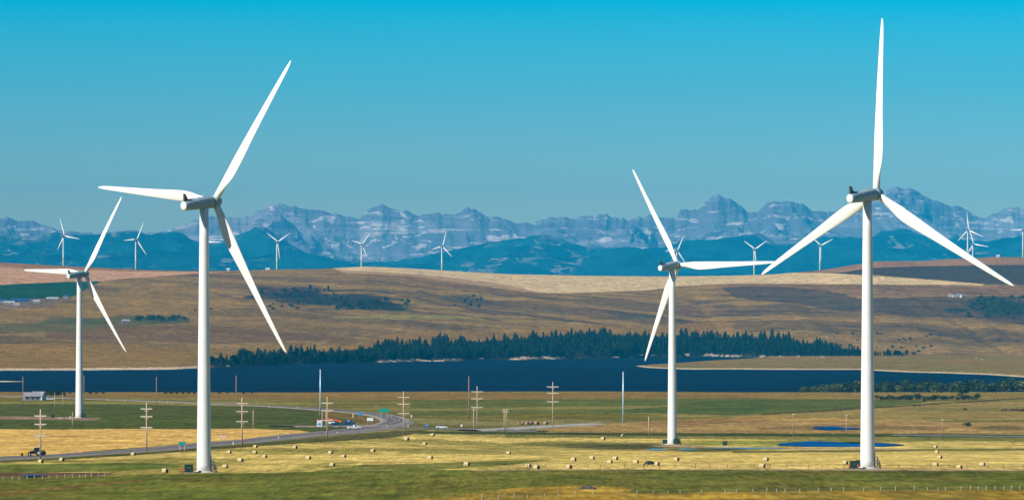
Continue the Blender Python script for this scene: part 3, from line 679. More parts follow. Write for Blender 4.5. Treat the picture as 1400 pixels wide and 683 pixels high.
# ------------------------------------------------------------------ things at the turbine feet
boxgreen = mat('transformer_green', (.018, .05, .03), .5, noise=.2, nscale=1.5); red = mat('red_paint', (.5, .06, .03), .6, noise=.15, nscale=4)
def transformer(px, py, d, label, s=1.0, group='green transformer boxes beside the turbines', rz=.1):
    p = at_d(px, d); t = thing('transformer_box', label, 'transformer', p, rz, group)
    bm = bmesh.new(); box(bm, (0, 0, 1.0 * s), (2.1 * s, 1.6 * s, 1.9 * s), .06); box(bm, (0, 0, 2.0 * s), (2.25 * s, 1.75 * s, .14 * s), .03)
    for k in range(6): box(bm, (-.8 * s + k * .32 * s, .95 * s, 1.0 * s), (.05, .3 * s, 1.3 * s))
    obj('cabinet', bm, boxgreen, t)
    bm = bmesh.new(); box(bm, (0, 0, .03), (2.5 * s, 2.0 * s, .12)); obj('plinth', bm, concrete, t)
    for sx in (-.45, .45):
        bm = bmesh.new(); box(bm, (sx * s, -.83 * s, 1.0 * s), (.82 * s, .05, 1.6 * s), .01); dd = obj('door', bm, boxgreen, t)
        bm = bmesh.new(); box(bm, (sx * s * .35, -.88 * s, 1.3 * s), (.16 * s, .05, .16 * s)); obj('warning_label', bm, steel, dd)
    return t
transformer(258.2, 0, 1516, 'dark green transformer box left of the big left turbine foot')
transformer(1167.5, 0, 1496, 'dark green transformer box furthest left of the tallest turbine foot', .95)
transformer(1177, 0, 1501, 'dark green transformer box touching the foot of the tallest turbine', 1.0, rz=.5)
transformer(909.3, 0, 2300, 'small green box left of the middle distance turbine foot', .85)
transformer(924.5, 0, 2294, 'green box right of the middle distance turbine foot', 1.0)
transformer(114, 0, 2852, 'dark box right of the far left turbine foot', 1.0)
transformer(72, 0, 2850, 'small green box on bare earth left of the far left turbine', .8)
transformer(991, 0, 2262, 'small green box beside the puddles right of the middle distance turbine', .8)
def marker(px, d, label):
    bm = bmesh.new(); p = at_d(px, d); tube(bm, (0, 0, -.1), (0, 0, 1.25), .13, n=8); tube(bm, (0, 0, 1.25), (0, 0, 1.33), .13, .05, n=8); lathe(bm, [(.17, .5), (.17, .6)], 8)
    tag(obj('marker_post', bm, red, None, p), label, 'post', 'red marker posts by the transformers')
marker(247.5, 1516, 'red marker post left of the big left turbine transformer, outer one'); marker(250.5, 1513, 'red marker post nearest the big left turbine transformer')
marker(1161, 1493, 'red marker post at the left end of the tallest turbine transformers'); marker(1172.8, 1490, 'red marker post in front of the tallest turbine transformers')

# ------------------------------------------------------------------ poles
wood = mat('weathered_wood', (.50, .36, .25), .85, noise=.25, nscale=1.2); wood_pale = mat('pale_crossarm_wood', (.66, .56, .43), .85, noise=.1, nscale=2)
wood_dark = mat('creosoted_wood', (.36, .20, .13), .9, noise=.3, nscale=1); ceramic = mat('ceramic', (.25, .22, .2), .3)
steelblue = mat('painted_steel_pole', (.48, .62, .70), .4, metal=.2, noise=.08, nscale=.5)
def utility_pole(px, top, base, arms, label, armw=8.0):
    p = at(px, base); k = p.y / F; H = (base - top) * k
    t = thing('utility_pole', label, 'utility pole', p, R(random.uniform(-8, 8)), 'wooden utility poles with three crossarms')
    bm = bmesh.new(); tube(bm, (0, 0, -.4), (0, 0, H), .26, .17, 10); obj('pole', bm, wood, t)
    for a in arms:
        z = (base - a) * k; hw_ = armw * k
        bm = bmesh.new(); box(bm, (0, -.22, z), (2 * hw_, .16, .27), .02); box(bm, (0, .22, z), (2 * hw_, .16, .27), .02)
        tube(bm, (-hw_ * .5, -.24, z), (0, -.24, z - 1.0), .04, n=5); tube(bm, (hw_ * .5, -.24, z), (0, -.24, z - 1.0), .04, n=5)
        ar = obj('crossarm', bm, wood_pale, t)
        for q in (-.92, -.5, .5, .92):
            bm = bmesh.new(); lathe(bm, [(.04, 0), (.12, .05), (.06, .12), (.12, .2), (.05, .32)], 8); obj('insulator', bm, ceramic, ar, (q * hw_, 0, z + .13))
    return t, H
P = [(55.5, 558.7, 626.5, (568, 579.5, 595), 'wooden three armed pole beside the tractor on the highway'),
     (200.5, 549.8, 617.5, (558.4, 569, 584), 'wooden three armed pole between the tractor and the big left turbine'),
     (331, 543, 608, (551, 562, 575.7), 'wooden three armed pole right of the big left turbine tower'),
     (447.4, 541.8, 600, (550.4, 560.8, 573.9), 'wooden three armed pole in front of the blue truck'),
     (551.7, 534.4, 594.4, (542.7, 552, 564.7), 'wooden three armed pole just right of the road bend'),
     (652.4, 527.5, 587, (535, 544.5, 556.4), 'wooden three armed pole right of centre beside a taller bare pole'),
     (755.8, 521.6, 583.4, (528.4, 537, 548.6), 'wooden three armed pole furthest right, at the end of the gravel road')]
poles = [utility_pole(*p) for p in P]
# the conductors that run between the three armed poles, each one its own sagging line
wire_m = mat('conductor', (.25, .25, .26), .5, metal=.5, noise=.1, nscale=1)
for i in range(len(P) - 1):
    a, b2 = poles[i][0].location, poles[i + 1][0].location
    ka, kb = a.y / F, b2.y / F
    bm = bmesh.new()
    for j in range(3):
        za = (P[i][2] - P[i][3][j]) * ka; zb = (P[i + 1][2] - P[i + 1][3][j]) * kb
        for q in (-.92, .92):
            pa = Vector((a.x + q * 8 * ka, a.y, a.z + za + .45)); pb = Vector((b2.x + q * 8 * kb, b2.y, b2.z + zb + .45)); pr_ = None
            for s in range(13):
                t_ = s / 12; pt = pa.lerp(pb, t_) - Vector((0, 0, 4 * 1.6 * t_ * (1 - t_)))
                if pr_ is not None: tube(bm, pr_, pt, .012, n=3, caps=False)
                pr_ = pt
    tag(obj('power_line', bm, wire_m), f'faint sagging wires from the {["first","second","third","fourth","fifth","sixth"][i]} three armed pole from the left to the next', 'power line', 'wires between the three armed poles')
def plain_pole(px, top, base, label, m=wood_dark, r=.26, group='plain wooden transmission poles', arm=None, name='wooden_pole', extra=0):
    p = at(px, base); k = p.y / F; H = (base - top) * k
    if arm is None:
        bm = bmesh.new(); tube(bm, (0, 0, -.4), (0, 0, H), r, r * .62, 10); tube(bm, (0, 0, H), (0, 0, H + .12), r * .7, r * .3, 8)
        return tag(obj(name, bm, m, None, p), label, 'pole', group)
    t = thing(name, label, 'pole', p, 0, group)
    for sx in ((-extra / 2, extra / 2) if extra else (0,)):
        bm = bmesh.new(); tube(bm, (sx, 0, -.4), (sx, 0, H), r, r * .65, 10); obj('pole', bm, m, t)
    for a in arm:
        bm = bmesh.new(); z = (base - a) * k; box(bm, (0, -.25, z), ((9 if extra else 3.4) * k, .2, .26), .02); obj('crossarm', bm, wood_pale, t)
    return t
plain_pole(31.5, 514, 553.7, 'dark plain pole left of the lakeside house')
plain_pole(115, 512.7, 550.5, 'dark plain pole showing along the right edge of the far left turbine')
plain_pole(214, 515, 559, 'dark plain pole between the far left and big left turbines')
plain_pole(323, 513, 565.6, 'dark plain pole just right of the big left turbine, reaching up to the lake')
plain_pole(641, 514, 573.6, 'dark plain pole near picture centre beside a three armed pole')
plain_pole(438, 504.7, 568, 'tall pale steel mast left of the blue truck', steelblue, .42, 'pale steel masts by the lake', name='steel_mast')
plain_pole(852, 508, 577, 'tall pale steel mast between the last three armed pole and the middle turbine', steelblue, .45, 'pale steel masts by the lake', name='steel_mast')
plain_pole(99.3, 563, 583.5, 'short wooden pole before the far left turbine', wood, .2)
plain_pole(346.3, 560, 585.5, 'short wooden pole right of the big left turbine at the edge of the yellow field', wood, .2)
plain_pole(443.3, 562, 584.5, 'short double pole structure behind the blue truck', wood, .2, arm=(), extra=1.6)
plain_pole(647.6, 557.8, 587.8, 'short wooden pole with one crossarm left of the three armed pole', wood, .2, arm=(559.5,))
plain_pole(690.8, 558.7, 590, 'wooden H frame pole pair by the pale gravel road', wood, .22, arm=(559.6, 562.5), extra=.85)
plain_pole(887, 569, 594.4, 'plain wooden pole left of the middle distance turbine foot', wood, .26)
plain_pole(1084.5, 564, 596.5, 'orange brown wooden pole with a small arm left of the tallest turbine', wood_dark, .24, arm=(566,))
plain_pole(1157, 566, 592, 'thin wooden pole with a small arm just left of the tallest turbine tower', wood, .2, arm=(567.5,))
plain_pole(1288.3, 571.5, 598.8, 'wooden pole right of the tallest turbine at the far road', wood_dark, .24, arm=(573.5,))
plain_pole(75, 536, 555, 'thin pale post right of the lakeside house', wood_pale, .14, 'thin posts beside the lakeside house'); plain_pole(86, 536, 555.5, 'second thin pale post right of the lakeside house', wood_pale, .13, 'thin posts beside the lakeside house')
plain_pole(168, 455.5, 466, 'thin mast on the brown hill below the barn', steel, .6, 'lone masts across the lake') if False else None

# ------------------------------------------------------------------ signs
sg = mat('sign_green', (0.0, .30, .20), .5, noise=.05, nscale=2); sw = mat('sign_white', (.72, .72, .7), .5); sb_ = mat('sign_blue', (.05, .25, .55), .5); sp_ = mat('sign_pink', (.62, .42, .36), .6); smag = mat('sign_maroon', (.30, .03, .06), .6)
def sign(px, base, wpx, hpx, top, m, label, legs=2, group=None, face=0.0, name='road_sign', lines=True):
    p = at(px, base); k = p.y / F; W_ = wpx * k; H_ = hpx * k; zt = (base - top) * k
    t = thing(name, label, 'sign', p, R(face), group)
    bm = bmesh.new(); box(bm, (0, 0, zt - H_ / 2), (W_, .08, H_), .02); pn = obj('panel', bm, m, t)
    for sx in ([0] if legs == 1 else [-.35 * W_, .35 * W_]):
        bm = bmesh.new(); box(bm, (sx, .1, (zt - H_ * .1) / 2 - .15), (.12, .1, zt - H_ * .1 + .3)); obj('post', bm, steel if m is not sg else wood_pale, t)
    return t
sign(249, 615, 10, 4, 603.4, sg, 'green highway sign left of the big left turbine', 2)
sign(525, 573, 12.5, 5, 558, sg, 'large green highway sign behind the road bend')
sign(493, 571, 6.5, 3.6, 563.5, sb_, 'small blue and white sign on the inside of the road bend', 2)
sign(506, 583, 8.5, 4.2, 570.5, sw, 'white square sign left of the road bend', 2)
sign(305.5, 604, 8.5, 3.6, 594.6, sp_, 'pale pinkish sign on two posts right of the big left turbine', 2)
sign(562.5, 575, 1.8, 2.6, 567, sw, 'tiny white sign on one post right of the road bend', 1)
sign(482.5, 571, .9, 5, 565, sw, 'thin white marker board on the inside of the bend', 1)
sign(631, 588, 2.2, 3.0, 579.5, sw, 'small white sign on one post by the side road', 1)
sign(583.5, 586.5, 3.6, 3.4, 578.5, sb_, 'small blue sign by the side road left of the white car', 1)
t = sign(437, 584.5, 7.2, 9.0, 573.5, sw, 'white notice board with a maroon top left of the blue truck', 2, name='notice_board')
k = t.location.y / F; bm = bmesh.new(); box(bm, (0, -.02, 12.0 * k), (6 * k, .3, 2.2 * k), .05); obj('header', bm, smag, t); bm = bmesh.new(); box(bm, (0, -.06, 5.3 * k), (4.6 * k, .05, 3.2 * k)); obj('picture_panel', bm, sb_, t)
# white roadside delineators
def delineator(px, py, i, where):
    p = at(px, py); bm = bmesh.new(); box(bm, (0, 0, .5), (.28, .1, 1.3), .03); box(bm, (0, -.06, 1.0), (.2, .02, .16), 0, 1)
    tag(obj('marker_post', bm, [sw, red], None, p), where, 'post', 'white delineators along the highway')
for i, (x_, y_, w_) in enumerate([(148, 547, 'right of the far left turbine foot, first'), (171, 548, 'right of the far left turbine, second'), (229, 550.5, 'between plain pole and big left turbine'), (368, 556.5, 'above the yellow field on the upper highway'), (406.5, 558, 'on the upper highway left of the steel mast'), (535, 570.5, 'at the outside of the road bend, upper'), (545.5, 576, 'at the outside of the road bend, lower'), (381, 600, 'on the lower highway left of the fourth three armed pole'), (461, 593.5, 'on the lower highway below the blue truck'), (319, 607.5, 'on the lower highway right of the big left turbine'), (558, 583.5, 'where the side road leaves the bend'), (529, 585, 'at the junction with the side road')]):
    delineator(x_, y_, i, 'small white delineator post ' + w_)

# ------------------------------------------------------------------ hay bales
straw = mat('straw', (.50, .41, .21), .95, noise=.22, nscale=3.0, bump=.6); straw_end_shaded = mat('straw_end_shaded', (.12, .09, .05), .95, noise=.3, nscale=2.5); straw_old = mat('old_straw', (.30, .20, .12), .95, noise=.25, nscale=3)  # bale ends: straw darkened, the shade of the unlit end painted in
def bale_me(m0, m1, seed):
    rnd = random.Random(seed); bm = bmesh.new(); n_ = 28; rings = []
    for x_, r_ in [(-.78, .60), (-.75, .66), (-.4, .68), (-.1, .665), (.2, .68), (.5, .67), (.75, .66), (.78, .60)]:
        rings.append([Vector((x_, math.cos(2 * math.pi * k / n_) * r_ * (1 + rnd.uniform(-.015, .015)), max(-.60, math.sin(2 * math.pi * k / n_) * r_) + .60 + rnd.uniform(-.008, .008))) for k in range(n_)])
    loft(bm, rings)
    for f in bm.faces:
        if len(f.verts) > 4: f.material_index = 1
    bmesh.ops.recalc_face_normals(bm, faces=bm.faces); me = bpy.data.meshes.new('hay_bale'); bm.to_mesh(me); bm.free(); me.materials.append(m0); me.materials.append(m1); return me
bmes = [bale_me(straw, straw_end_shaded, s) for s in range(4)]; bold = bale_me(straw_old, straw_old, 9)
bales = [(56, 629.4, 'below the tractor and its pole'), (84.7, 626.8, 'right of the tractor below the highway'), (182.4, 619, 'close to the second three armed pole'), (225.8, 642.5, 'left of the transformer of the big left turbine'),
 (313.4, 616.4, 'right of the big left turbine, upper of three near it'), (328.9, 627.7, 'right of the big left turbine, middle of three near it'), (308, 636.3, 'right of the big left turbine, lowest and nearest its foot'), (348.5, 616.4, 'below another bale right of the third three armed pole'), (349.5, 608.6, 'beside the highway right of the third three armed pole'),
 (362, 622.3, 'standing alone right of the three bales by the big left turbine'), (403.5, 610, 'standing alone below the lower highway'), (421.6, 624.4, 'left of a pair in the hay field below the truck'), (451.9, 617, 'upper one of a pair below the fourth three armed pole'), (470.3, 622, 'lower right one of a pair below the fourth three armed pole'), (454.3, 633.9, 'nearest the green edge below the pair'),
 (509.8, 614.3, 'alone in the hay field below the junction'), (555.9, 598.5, 'touching the shadow line below the fifth three armed pole'), (591.2, 592.6, 'furthest back, just below the side road'), (580.8, 604.8, 'right of the fifth three armed pole, middle one of three'), (588.3, 624.1, 'pale one alone in the middle of the hay field'), (638.2, 633.3, 'left end of the field track near picture centre'), (695.2, 617.6, 'at picture centre on pale stubble'),
 (722.3, 635.4, 'left one of two by the middle fence'), (733.3, 637.8, 'right one of two by the middle fence'), (777.8, 636.9, 'low one by the fence right of the two'), (784, 626.8, 'left one of a row before the dark green patch'), (809.3, 624.7, 'second in the row before the dark green patch'), (833.7, 630, 'in front of a taller looking one left of the cow'), (841.1, 625.3, 'just behind another one left of the cow'), (869.3, 630, 'left of the black cow'), (897.6, 633.3, 'right behind the black cow'), (924.9, 626.5, 'below the foot of the middle distance turbine'),
 (1047, 626.5, 'between the middle and tallest turbines, upper one'), (1041.7, 636, 'between the middle and tallest turbines, by the fence'), (824.5, 598, 'small one left of the round end one by the dark patch'), (851.8, 594, 'showing its round face above the dark patch'), (1155.5, 631, 'left of the tallest turbine foot'), (1278.8, 608.6, 'top one of a column right of the tallest turbine'), (1280.8, 615.8, 'second from the top in the column right of the tallest turbine'), (1284.7, 623.5, 'third in the column right of the tallest turbine'), (1278.8, 633.6, 'lowest in the column right of the tallest turbine, by the fence'), (1311.4, 636.9, 'by the fence between the column and the last one'), (1342.6, 633.6, 'furthest right in the field')]
for i, (x_, y_, w_) in enumerate(bales):
    p = at(x_, y_ + 3); o = link_mesh('hay_bale', bmes[i % 4], None, p); s_ = random.uniform(.74, .86) * (1.25 if y_ < 600 else 1); o.scale = (s_,) * 3
    o.rotation_euler = (0, 0, R(-34 + random.uniform(-10, 8)) if x_ != 851.8 else R(-75)); o.location.z -= .03
    tag(o, 'round straw bale ' + w_, 'hay bale', 'round bales in the hay field')
for i, (x_, w_) in enumerate([(710, 'leftmost of the old brown row'), (714.5, 'second of the old brown row'), (721, 'third of the old brown row'), (726.3, 'fourth of the old brown row'), (733.5, 'fifth of the old brown row'), (746, 'last and separate one of the old brown row')]):
    p = at(x_, 580.2); o = link_mesh('hay_bale', bold, None, p); o.scale = (1.25 if i > 1 else 1.0,) * 3; o.rotation_euler = (0, 0, R(-70 + i * 5)); tag(o, 'weathered brown round bale, ' + w_, 'hay bale', 'old brown bales above the gravel road')

# ------------------------------------------------------------------ fences
post_m = mat('fence_post', (.42, .36, .27), .9, noise=.3, nscale=2); post_d = mat('dark_fence_post', (.16, .12, .09), .9, noise=.3, nscale=2)
def fence(pts, label, m, h=1.25, r=.09):
    ws = [at(*p) for p in pts]; t = thing('wire_fence', label, 'fence', ws[0])
    for w_ in ws:
        bm = bmesh.new(); hh = h * random.uniform(.85, 1.15); tube(bm, (0, 0, -.2), (random.uniform(-.08, .08), 0, hh), r * random.uniform(.9, 1.3), r, 7); obj('post', bm, m, t, w_ - ws[0])
    bm = bmesh.new()
    for a, b_ in zip(ws, ws[1:]):
        for z in (.4, .75, 1.05): tube(bm, a - ws[0] + Vector((0, 0, z * h / 1.25)), b_ - ws[0] + Vector((0, 0, z * h / 1.25)), .012, n=3, caps=False)
    obj('wire', bm, wire_m, t)
fx = [700 + v / 3.366 for v in (-140, -60, 10, 72, 150, 215, 292, 372, 485, 576, 650, 718, 775, 873, 979, 1033, 1110, 1173)] + [1050 + v / 3.366 for v in (40, 78, 145, 232, 290, 348, 440, 519, 585, 672, 733, 783, 816, 887, 932, 967, 1003, 1045, 1085, 1120, 1157, 1240, 1320)]
fence([(x_, float(np.interp(x_, [650, 722, 800, 900, 1050, 1240, 1400, 1450], [683, 681, 678, 675, 672.5, 670.5, 668.5, 668]))) for x_ in fx], 'long pale post and wire fence along the golden grass at the bottom right', post_m, .9)
fence([(x_ + random.uniform(-6, 6), 639.3) for x_ in range(700, 1440, 25) if not 1155 < x_ < 1215], 'thin dark post fence behind the track past the tallest turbine', post_d, 1.0, .07)
fence([(x_ + random.uniform(-1, 1), float(np.interp(x_, [0, 60, 140], [657.5, 654.5, 652]))) for x_ in (-6, 4, 16, 27, 38, 48, 58, 68, 79, 89, 99, 109, 118, 126, 134, 143)], 'short pale post fence beside the small pond at lower left', post_m, 1.0, .09)

# ------------------------------------------------------------------ foliage
leaf_a = mat('leaf_dark', (.014, .030, .012), .9, noise=.35, nscale=.8, spec=.1); leaf_b = mat('leaf_mid', (.055, .085, .030), .9, noise=.35, nscale=.8, spec=.1); leaf_c = mat('leaf_olive', (.13, .14, .04), .9, noise=.3, nscale=.8, spec=.1)
con_a = mat('conifer_dark', (.006, .015, .007), .95, noise=.35, nscale=.3, spec=.05); con_b = mat('conifer_mid', (.014, .028, .010), .95, noise=.35, nscale=.3, spec=.05); bark = mat('bark', (.12, .09, .07), .95, noise=.3, nscale=2)
def leaves(bm, rnd, c, rad, cnt, size, mi):
    for _ in range(cnt):
        v = Vector((rnd.gauss(0, 1), rnd.gauss(0, 1), rnd.gauss(0, 1))).normalized() * rnd.uniform(.45, 1.0) ** .6
        p = Vector(c) + Vector((v.x * rad[0], v.y * rad[1], v.z * rad[2])); s_ = size * rnd.uniform(.6, 1.4)
        q = Vector((rnd.gauss(0, 1), rnd.gauss(0, 1), rnd.gauss(0, 1))).normalized().to_track_quat('Z', 'Y')
        vs_ = [bm.verts.new(p + q @ Vector((math.cos(a) * s_, math.sin(a) * s_ * .7, rnd.uniform(-.2, .2) * s_))) for a in (0, 1.5, 3.0, 4.6)]
        f = bm.faces.new(vs_); f.material_index = mi if rnd.random() < .75 else (mi + 1) % 2
def bush_bm(seed, w_=3.0, h_=4.0):
    rnd = random.Random(seed); bm = bmesh.new()
    for k in range(7):
        a = rnd.uniform(0, 6.28); rr = rnd.uniform(0, .55) * w_; zc = rnd.uniform(.3, .75) * h_
        leaves(bm, rnd, (math.cos(a) * rr, math.sin(a) * rr, zc), (w_ * .42, w_ * .42, h_ * .27), 46, h_ * .075, k % 2)
    return bm
def bush_mesh(seed, m0, m1, w_=3.0, h_=4.0):
    bm = bush_bm(seed, w_, h_); rnd = random.Random(seed)
    for k in range(4): tube(bm, (rnd.uniform(-.4, .4), rnd.uniform(-.4, .4), -.2), (rnd.uniform(-.5, .5) * w_, rnd.uniform(-.5, .5) * w_, h_ * .6), .09, .03, 5, mi=2)
    me = bpy.data.meshes.new('shrub'); bm.to_mesh(me); bm.free()
    for m_ in (m0, m1, bark): me.materials.append(m_)
    return me
def conifer_mesh(seed, H=15.0):
    rnd = random.Random(seed); bm = bmesh.new(); tube(bm, (0, 0, -.5), (0, 0, H * .95), H * .018, .04, 6, mi=2); W_ = H * rnd.uniform(.24, .34)
    tiers = 11
    for k in range(tiers):
        z = H * (.08 + .88 * k / tiers); r0 = W_ * (1 - k / tiers) ** .6 * rnd.uniform(.8, 1.15) + .12; nb = max(5, int(11 - k * .5)); dz = H * .13
        for j in range(nb):
            a = 2 * math.pi * (j + rnd.uniform(-.3, .3)) / nb; rr = r0 * rnd.uniform(.7, 1.2); da = .45 * rnd.uniform(.8, 1.2)
            dirs = [Vector((math.cos(a + o), math.sin(a + o), 0)) for o in (-da, 0, da)]
            top = bm.verts.new((0, 0, z + dz)); p1 = bm.verts.new(dirs[0] * rr * .72 + Vector((0, 0, z + dz * .2))); p2 = bm.verts.new(dirs[1] * rr + Vector((0, 0, z - dz * .25))); p3 = bm.verts.new(dirs[2] * rr * .72 + Vector((0, 0, z + dz * .15)))
            mi = 0 if rnd.random() < .6 else 1
            for tri in ((top, p1, p2), (top, p2, p3)): f = bm.faces.new(tri); f.material_index = mi
    me = bpy.data.meshes.new('conifer'); bm.to_mesh(me); bm.free()
    for m_ in (con_a, con_b, bark): me.materials.append(m_)
    return me
cons = [conifer_mesh(s, 15) for s in range(6)]; shrubs = [bush_mesh(s, leaf_a, leaf_b) for s in range(4)]; shrubs_o = [bush_mesh(s + 10, leaf_b, leaf_c) for s in range(4)]; poplars = [bush_mesh(20 + s, con_a, con_b, 3.4, 11.0) for s in range(3)]

# wood on the far bank: 295 nearest trees are objects, those behind them one mass
top_line = prof([(285, 500), (295, 492), (330, 481), (360, 478), (400, 476), (440, 473), (470, 480), (490, 476), (505, 468), (540, 463), (600, 461), (640, 460), (660, 466), (690, 462), (700, 460), (745, 451), (780, 448), (830, 450), (870, 454), (960, 451), (1040, 452), (1100, 457), (1140, 464), (1180, 473), (1215, 478), (1245, 484)])
rnd = random.Random(5); cand = []
for _ in range(2600):
    px = rnd.uniform(288, 1240); sh = float(shore_far(px)) if px < 1030 else 488.5 - .0 * px
    tp = float(top_line(px)); lo = min(tp + 15, sh - 3.0); base = sh - 1.6 - (sh - 1.6 - lo) * rnd.random() ** .8
    if base > sh - 1.2: continue
    if 468 < px < 495 and base < sh - 5: continue
    if px > 1090 and rnd.random() < (px - 1090) / 175: continue
    cand.append((px, base))
acc = []
for c_ in cand:
    if all(abs(c_[0] - a[0]) > 2.6 or abs(c_[1] - a[1]) > 1.3 for a in acc): acc.append(c_)
acc.sort(key=lambda c_: -(c_[1] - float(shore_far(min(c_[0], 1030)))) )
def stretch(px):
    for lim, s_ in ((350, 'at the left end of the shore wood'), (420, 'in the shore wood by the big left blade tip'), (500, 'in the low shore wood left of the gap'), (660, 'in the shore wood behind the centre poles'), (770, 'in the tall shore wood left of the second steel mast'), (860, 'in the tallest shore wood around the second steel mast'), (915, 'in the shore wood just left of the middle turbine tower'), (980, 'in the shore wood just right of the middle turbine tower'), (1050, 'in the shore wood behind the peninsula'), (2000, 'in the thin right end of the shore wood')):
        if px < lim: return s_
rest = []
for i, (px, base) in enumerate(acc):
    p = at_far(px, base); s_ = rnd.choice((.55, .7, .8, .9, 1.0, 1.1, 1.25)) * (.75 + .5 * float(vnoise(px / 14.0, base / 9.0, 77))) * np.interp(px, [290, 420, 700, 1050, 1200], [1.0, 1.1, 1.3, 1.2, .75])
    if i < 295:
        o = link_mesh('conifer', (cons if rnd.random() < .6 else poplars)[rnd.randrange(3)] if rnd.random() < .75 else cons[rnd.randrange(6)], None, p); o.scale = (s_ * rnd.uniform(1.0, 1.7), s_ * rnd.uniform(1.0, 1.7), s_); o.rotation_euler = (0, 0, rnd.uniform(0, 6))
        tag(o, 'dark green conifer ' + stretch(px), 'tree', 'conifers ' + stretch(px))
    else: rest.append((p, s_))
bm = bmesh.new()
for p, s_ in rest:
    n0 = len(bm.verts); bm.from_mesh(cons[rnd.randrange(6)]); bm.verts.ensure_lookup_table()
    bmesh.ops.transform(bm, matrix=Matrix.Translation(p) @ Matrix.Rotation(rnd.uniform(0, 6), 4, 'Z') @ Matrix.Diagonal((s_ * 1.15, s_ * 1.15, s_, 1)), verts=bm.verts[n0:])
tag(obj('woodland', bm, [con_a, con_b, bark]), 'dark conifer wood rising behind the shore trees across the lake', 'woodland', None, 'stuff')

def shrub(px, py, label, group, hpx, pool, farside=False, wide=1.0, name='shrub'):
    p = at_far(px, py) if farside else at(px, py); k = p.y / F; hh = 11.0 if pool is poplars else 4.0
    o = link_mesh(name, pool[rnd.randrange(len(pool))], None, p); s_ = hpx * k / hh; o.scale = (s_ * wide, s_ * wide, s_); o.rotation_euler = (0, 0, rnd.uniform(0, 6)); tag(o, label, 'shrub' if name == 'shrub' else 'tree', group); return o
for i in range(64):     # thicket on the near shore at right
    px = 1096 + i * 5.1 + rnd.uniform(-2, 2); tall = float(np.interp(px, [1096, 1130, 1170, 1300, 1420], [8, 12, 16, 16, 18]))
    shrub(px, 536.0 + rnd.uniform(-1, .6), 'green shrub in the lakeshore thicket ' + ('at its thin left end' if px < 1135 else 'just left of the tallest turbine tower' if px < 1183 else 'just right of the tallest turbine tower' if px < 1245 else 'just left of the round tree' if px < 1310 else 'just right of the round tree' if px < 1355 else 'at the right edge'), 'shrubs of the lakeshore thicket', tall * rnd.uniform(.7, 1.15), shrubs_o if rnd.random() < .45 else shrubs, wide=1.1)
for i in range(26):
    px = 1200 + i * 5.4 + rnd.uniform(-2, 2)
    shrub(px, 546 + rnd.uniform(-.8, .8), 'low dark shrub in the second hedge before the lakeshore thicket', 'low shrubs of the second hedge', 7.5 * rnd.uniform(.7, 1.1), shrubs_o if i % 3 == 0 else shrubs, wide=1.6)
for px, py, h in ((135, 0, 0),): pass
for i, px in enumerate(list(range(38, 88, 6)) + list(range(96, 150, 9)) + list(range(226, 270, 8)) + list(range(300, 345, 11))):
    shrub(px, 541 if px < 90 else 538, 'low shrub on the near lakeshore ' + ('behind the lakeside house' if px < 90 else 'right of the far left turbine' if px < 200 else 'near the big left turbine tower'), 'low shrubs on the near lakeshore', (9 if px < 90 else 4) * rnd.uniform(.6, 1.1), shrubs, wide=1.4)
# round tree
p = at(1316, 546); k = p.y / F; t = thing('broadleaf_tree', 'rounded dark green tree standing out of the thicket right of the tallest turbine', 'tree', p)
bm = bmesh.new(); H_ = 25 * k; tube(bm, (0, 0, -.3), (0, 0, H_ * .5), .45, .25, 8)
for a in range(5): tube(bm, (0, 0, H_ * .3), (math.cos(a * 1.26) * H_ * .25, math.sin(a * 1.26) * H_ * .25, H_ * .68), .2, .05, 6)
obj('trunk', bm, bark, t); bm = bmesh.new()
for k_ in range(13):
    a = rnd.uniform(0, 6.28); rr = rnd.uniform(0, .34) * H_; leaves(bm, rnd, (math.cos(a) * rr, math.sin(a) * rr, H_ * rnd.uniform(.28, .82)), (H_ * .17, H_ * .17, H_ * .15), 70, .5, k_ % 2)
obj('crown', bm, [leaf_a, leaf_b], t)
shrub(1264, 549.5, 'small dark bush alone below the second hedge', None, 5, shrubs); shrub(1323, 582.5, 'dark round bush on the tan field right of the tallest turbine', None, 6, shrubs, wide=2.0)
# scrub on the hills across the lake
def scatter(n_, x0, x1, y0, y1, label, group, hmin, hmax, pool, slope=0):
    for _ in range(n_):
        px = rnd.uniform(x0, x1); py = rnd.uniform(y0, y1) + slope * (px - x0); shrub(px, py, label, group, rnd.uniform(hmin, hmax), pool, True, 1.5)
scatter(46, 350, 470, 396, 424, 'dark bush on the scrubby slope right of the big left turbine', 'bushes on the scrubby left slope', 2.5, 5, shrubs)
scatter(40, 455, 562, 410, 424, 'dark bush in the lower right arm of the scrubby slope', 'bushes in the lower arm of the scrubby slope', 2.5, 5.5, shrubs)
scatter(16, 618, 660, 402, 418, 'small dark bush on the hillside gully at centre left', 'bushes of the centre left gully', 2, 4, shrubs, .1)
scatter(26, 178, 254, 434.5, 438.5, 'bush in the hedge beside the hillside barn', 'bushes beside the hillside barn', 3, 6.5, shrubs)
scatter(52, 1322, 1402, 407, 436, 'dark bush in the scrub at the right edge of the hills', 'bushes at the right edge of the hills', 2.5, 5, shrubs)
scatter(34, 1120, 1290, 452, 482, 'scattered small bush above the right end of the shore wood', 'scattered bushes right of the shore wood', 2, 4, shrubs, .03)
scatter(9, 262, 305, 422, 428, 'bush behind the big left turbine tower on the hill', 'bushes behind the big left tower', 2, 4, shrubs)
for px, py in ((527, 412), (517, 417), (449, 398), (424, 396)): shrub(px, py, 'upright dark tree on the scrubby slope, one of four tall ones', 'four tall trees on the scrubby slope', 8, poplars, True, name='tree')

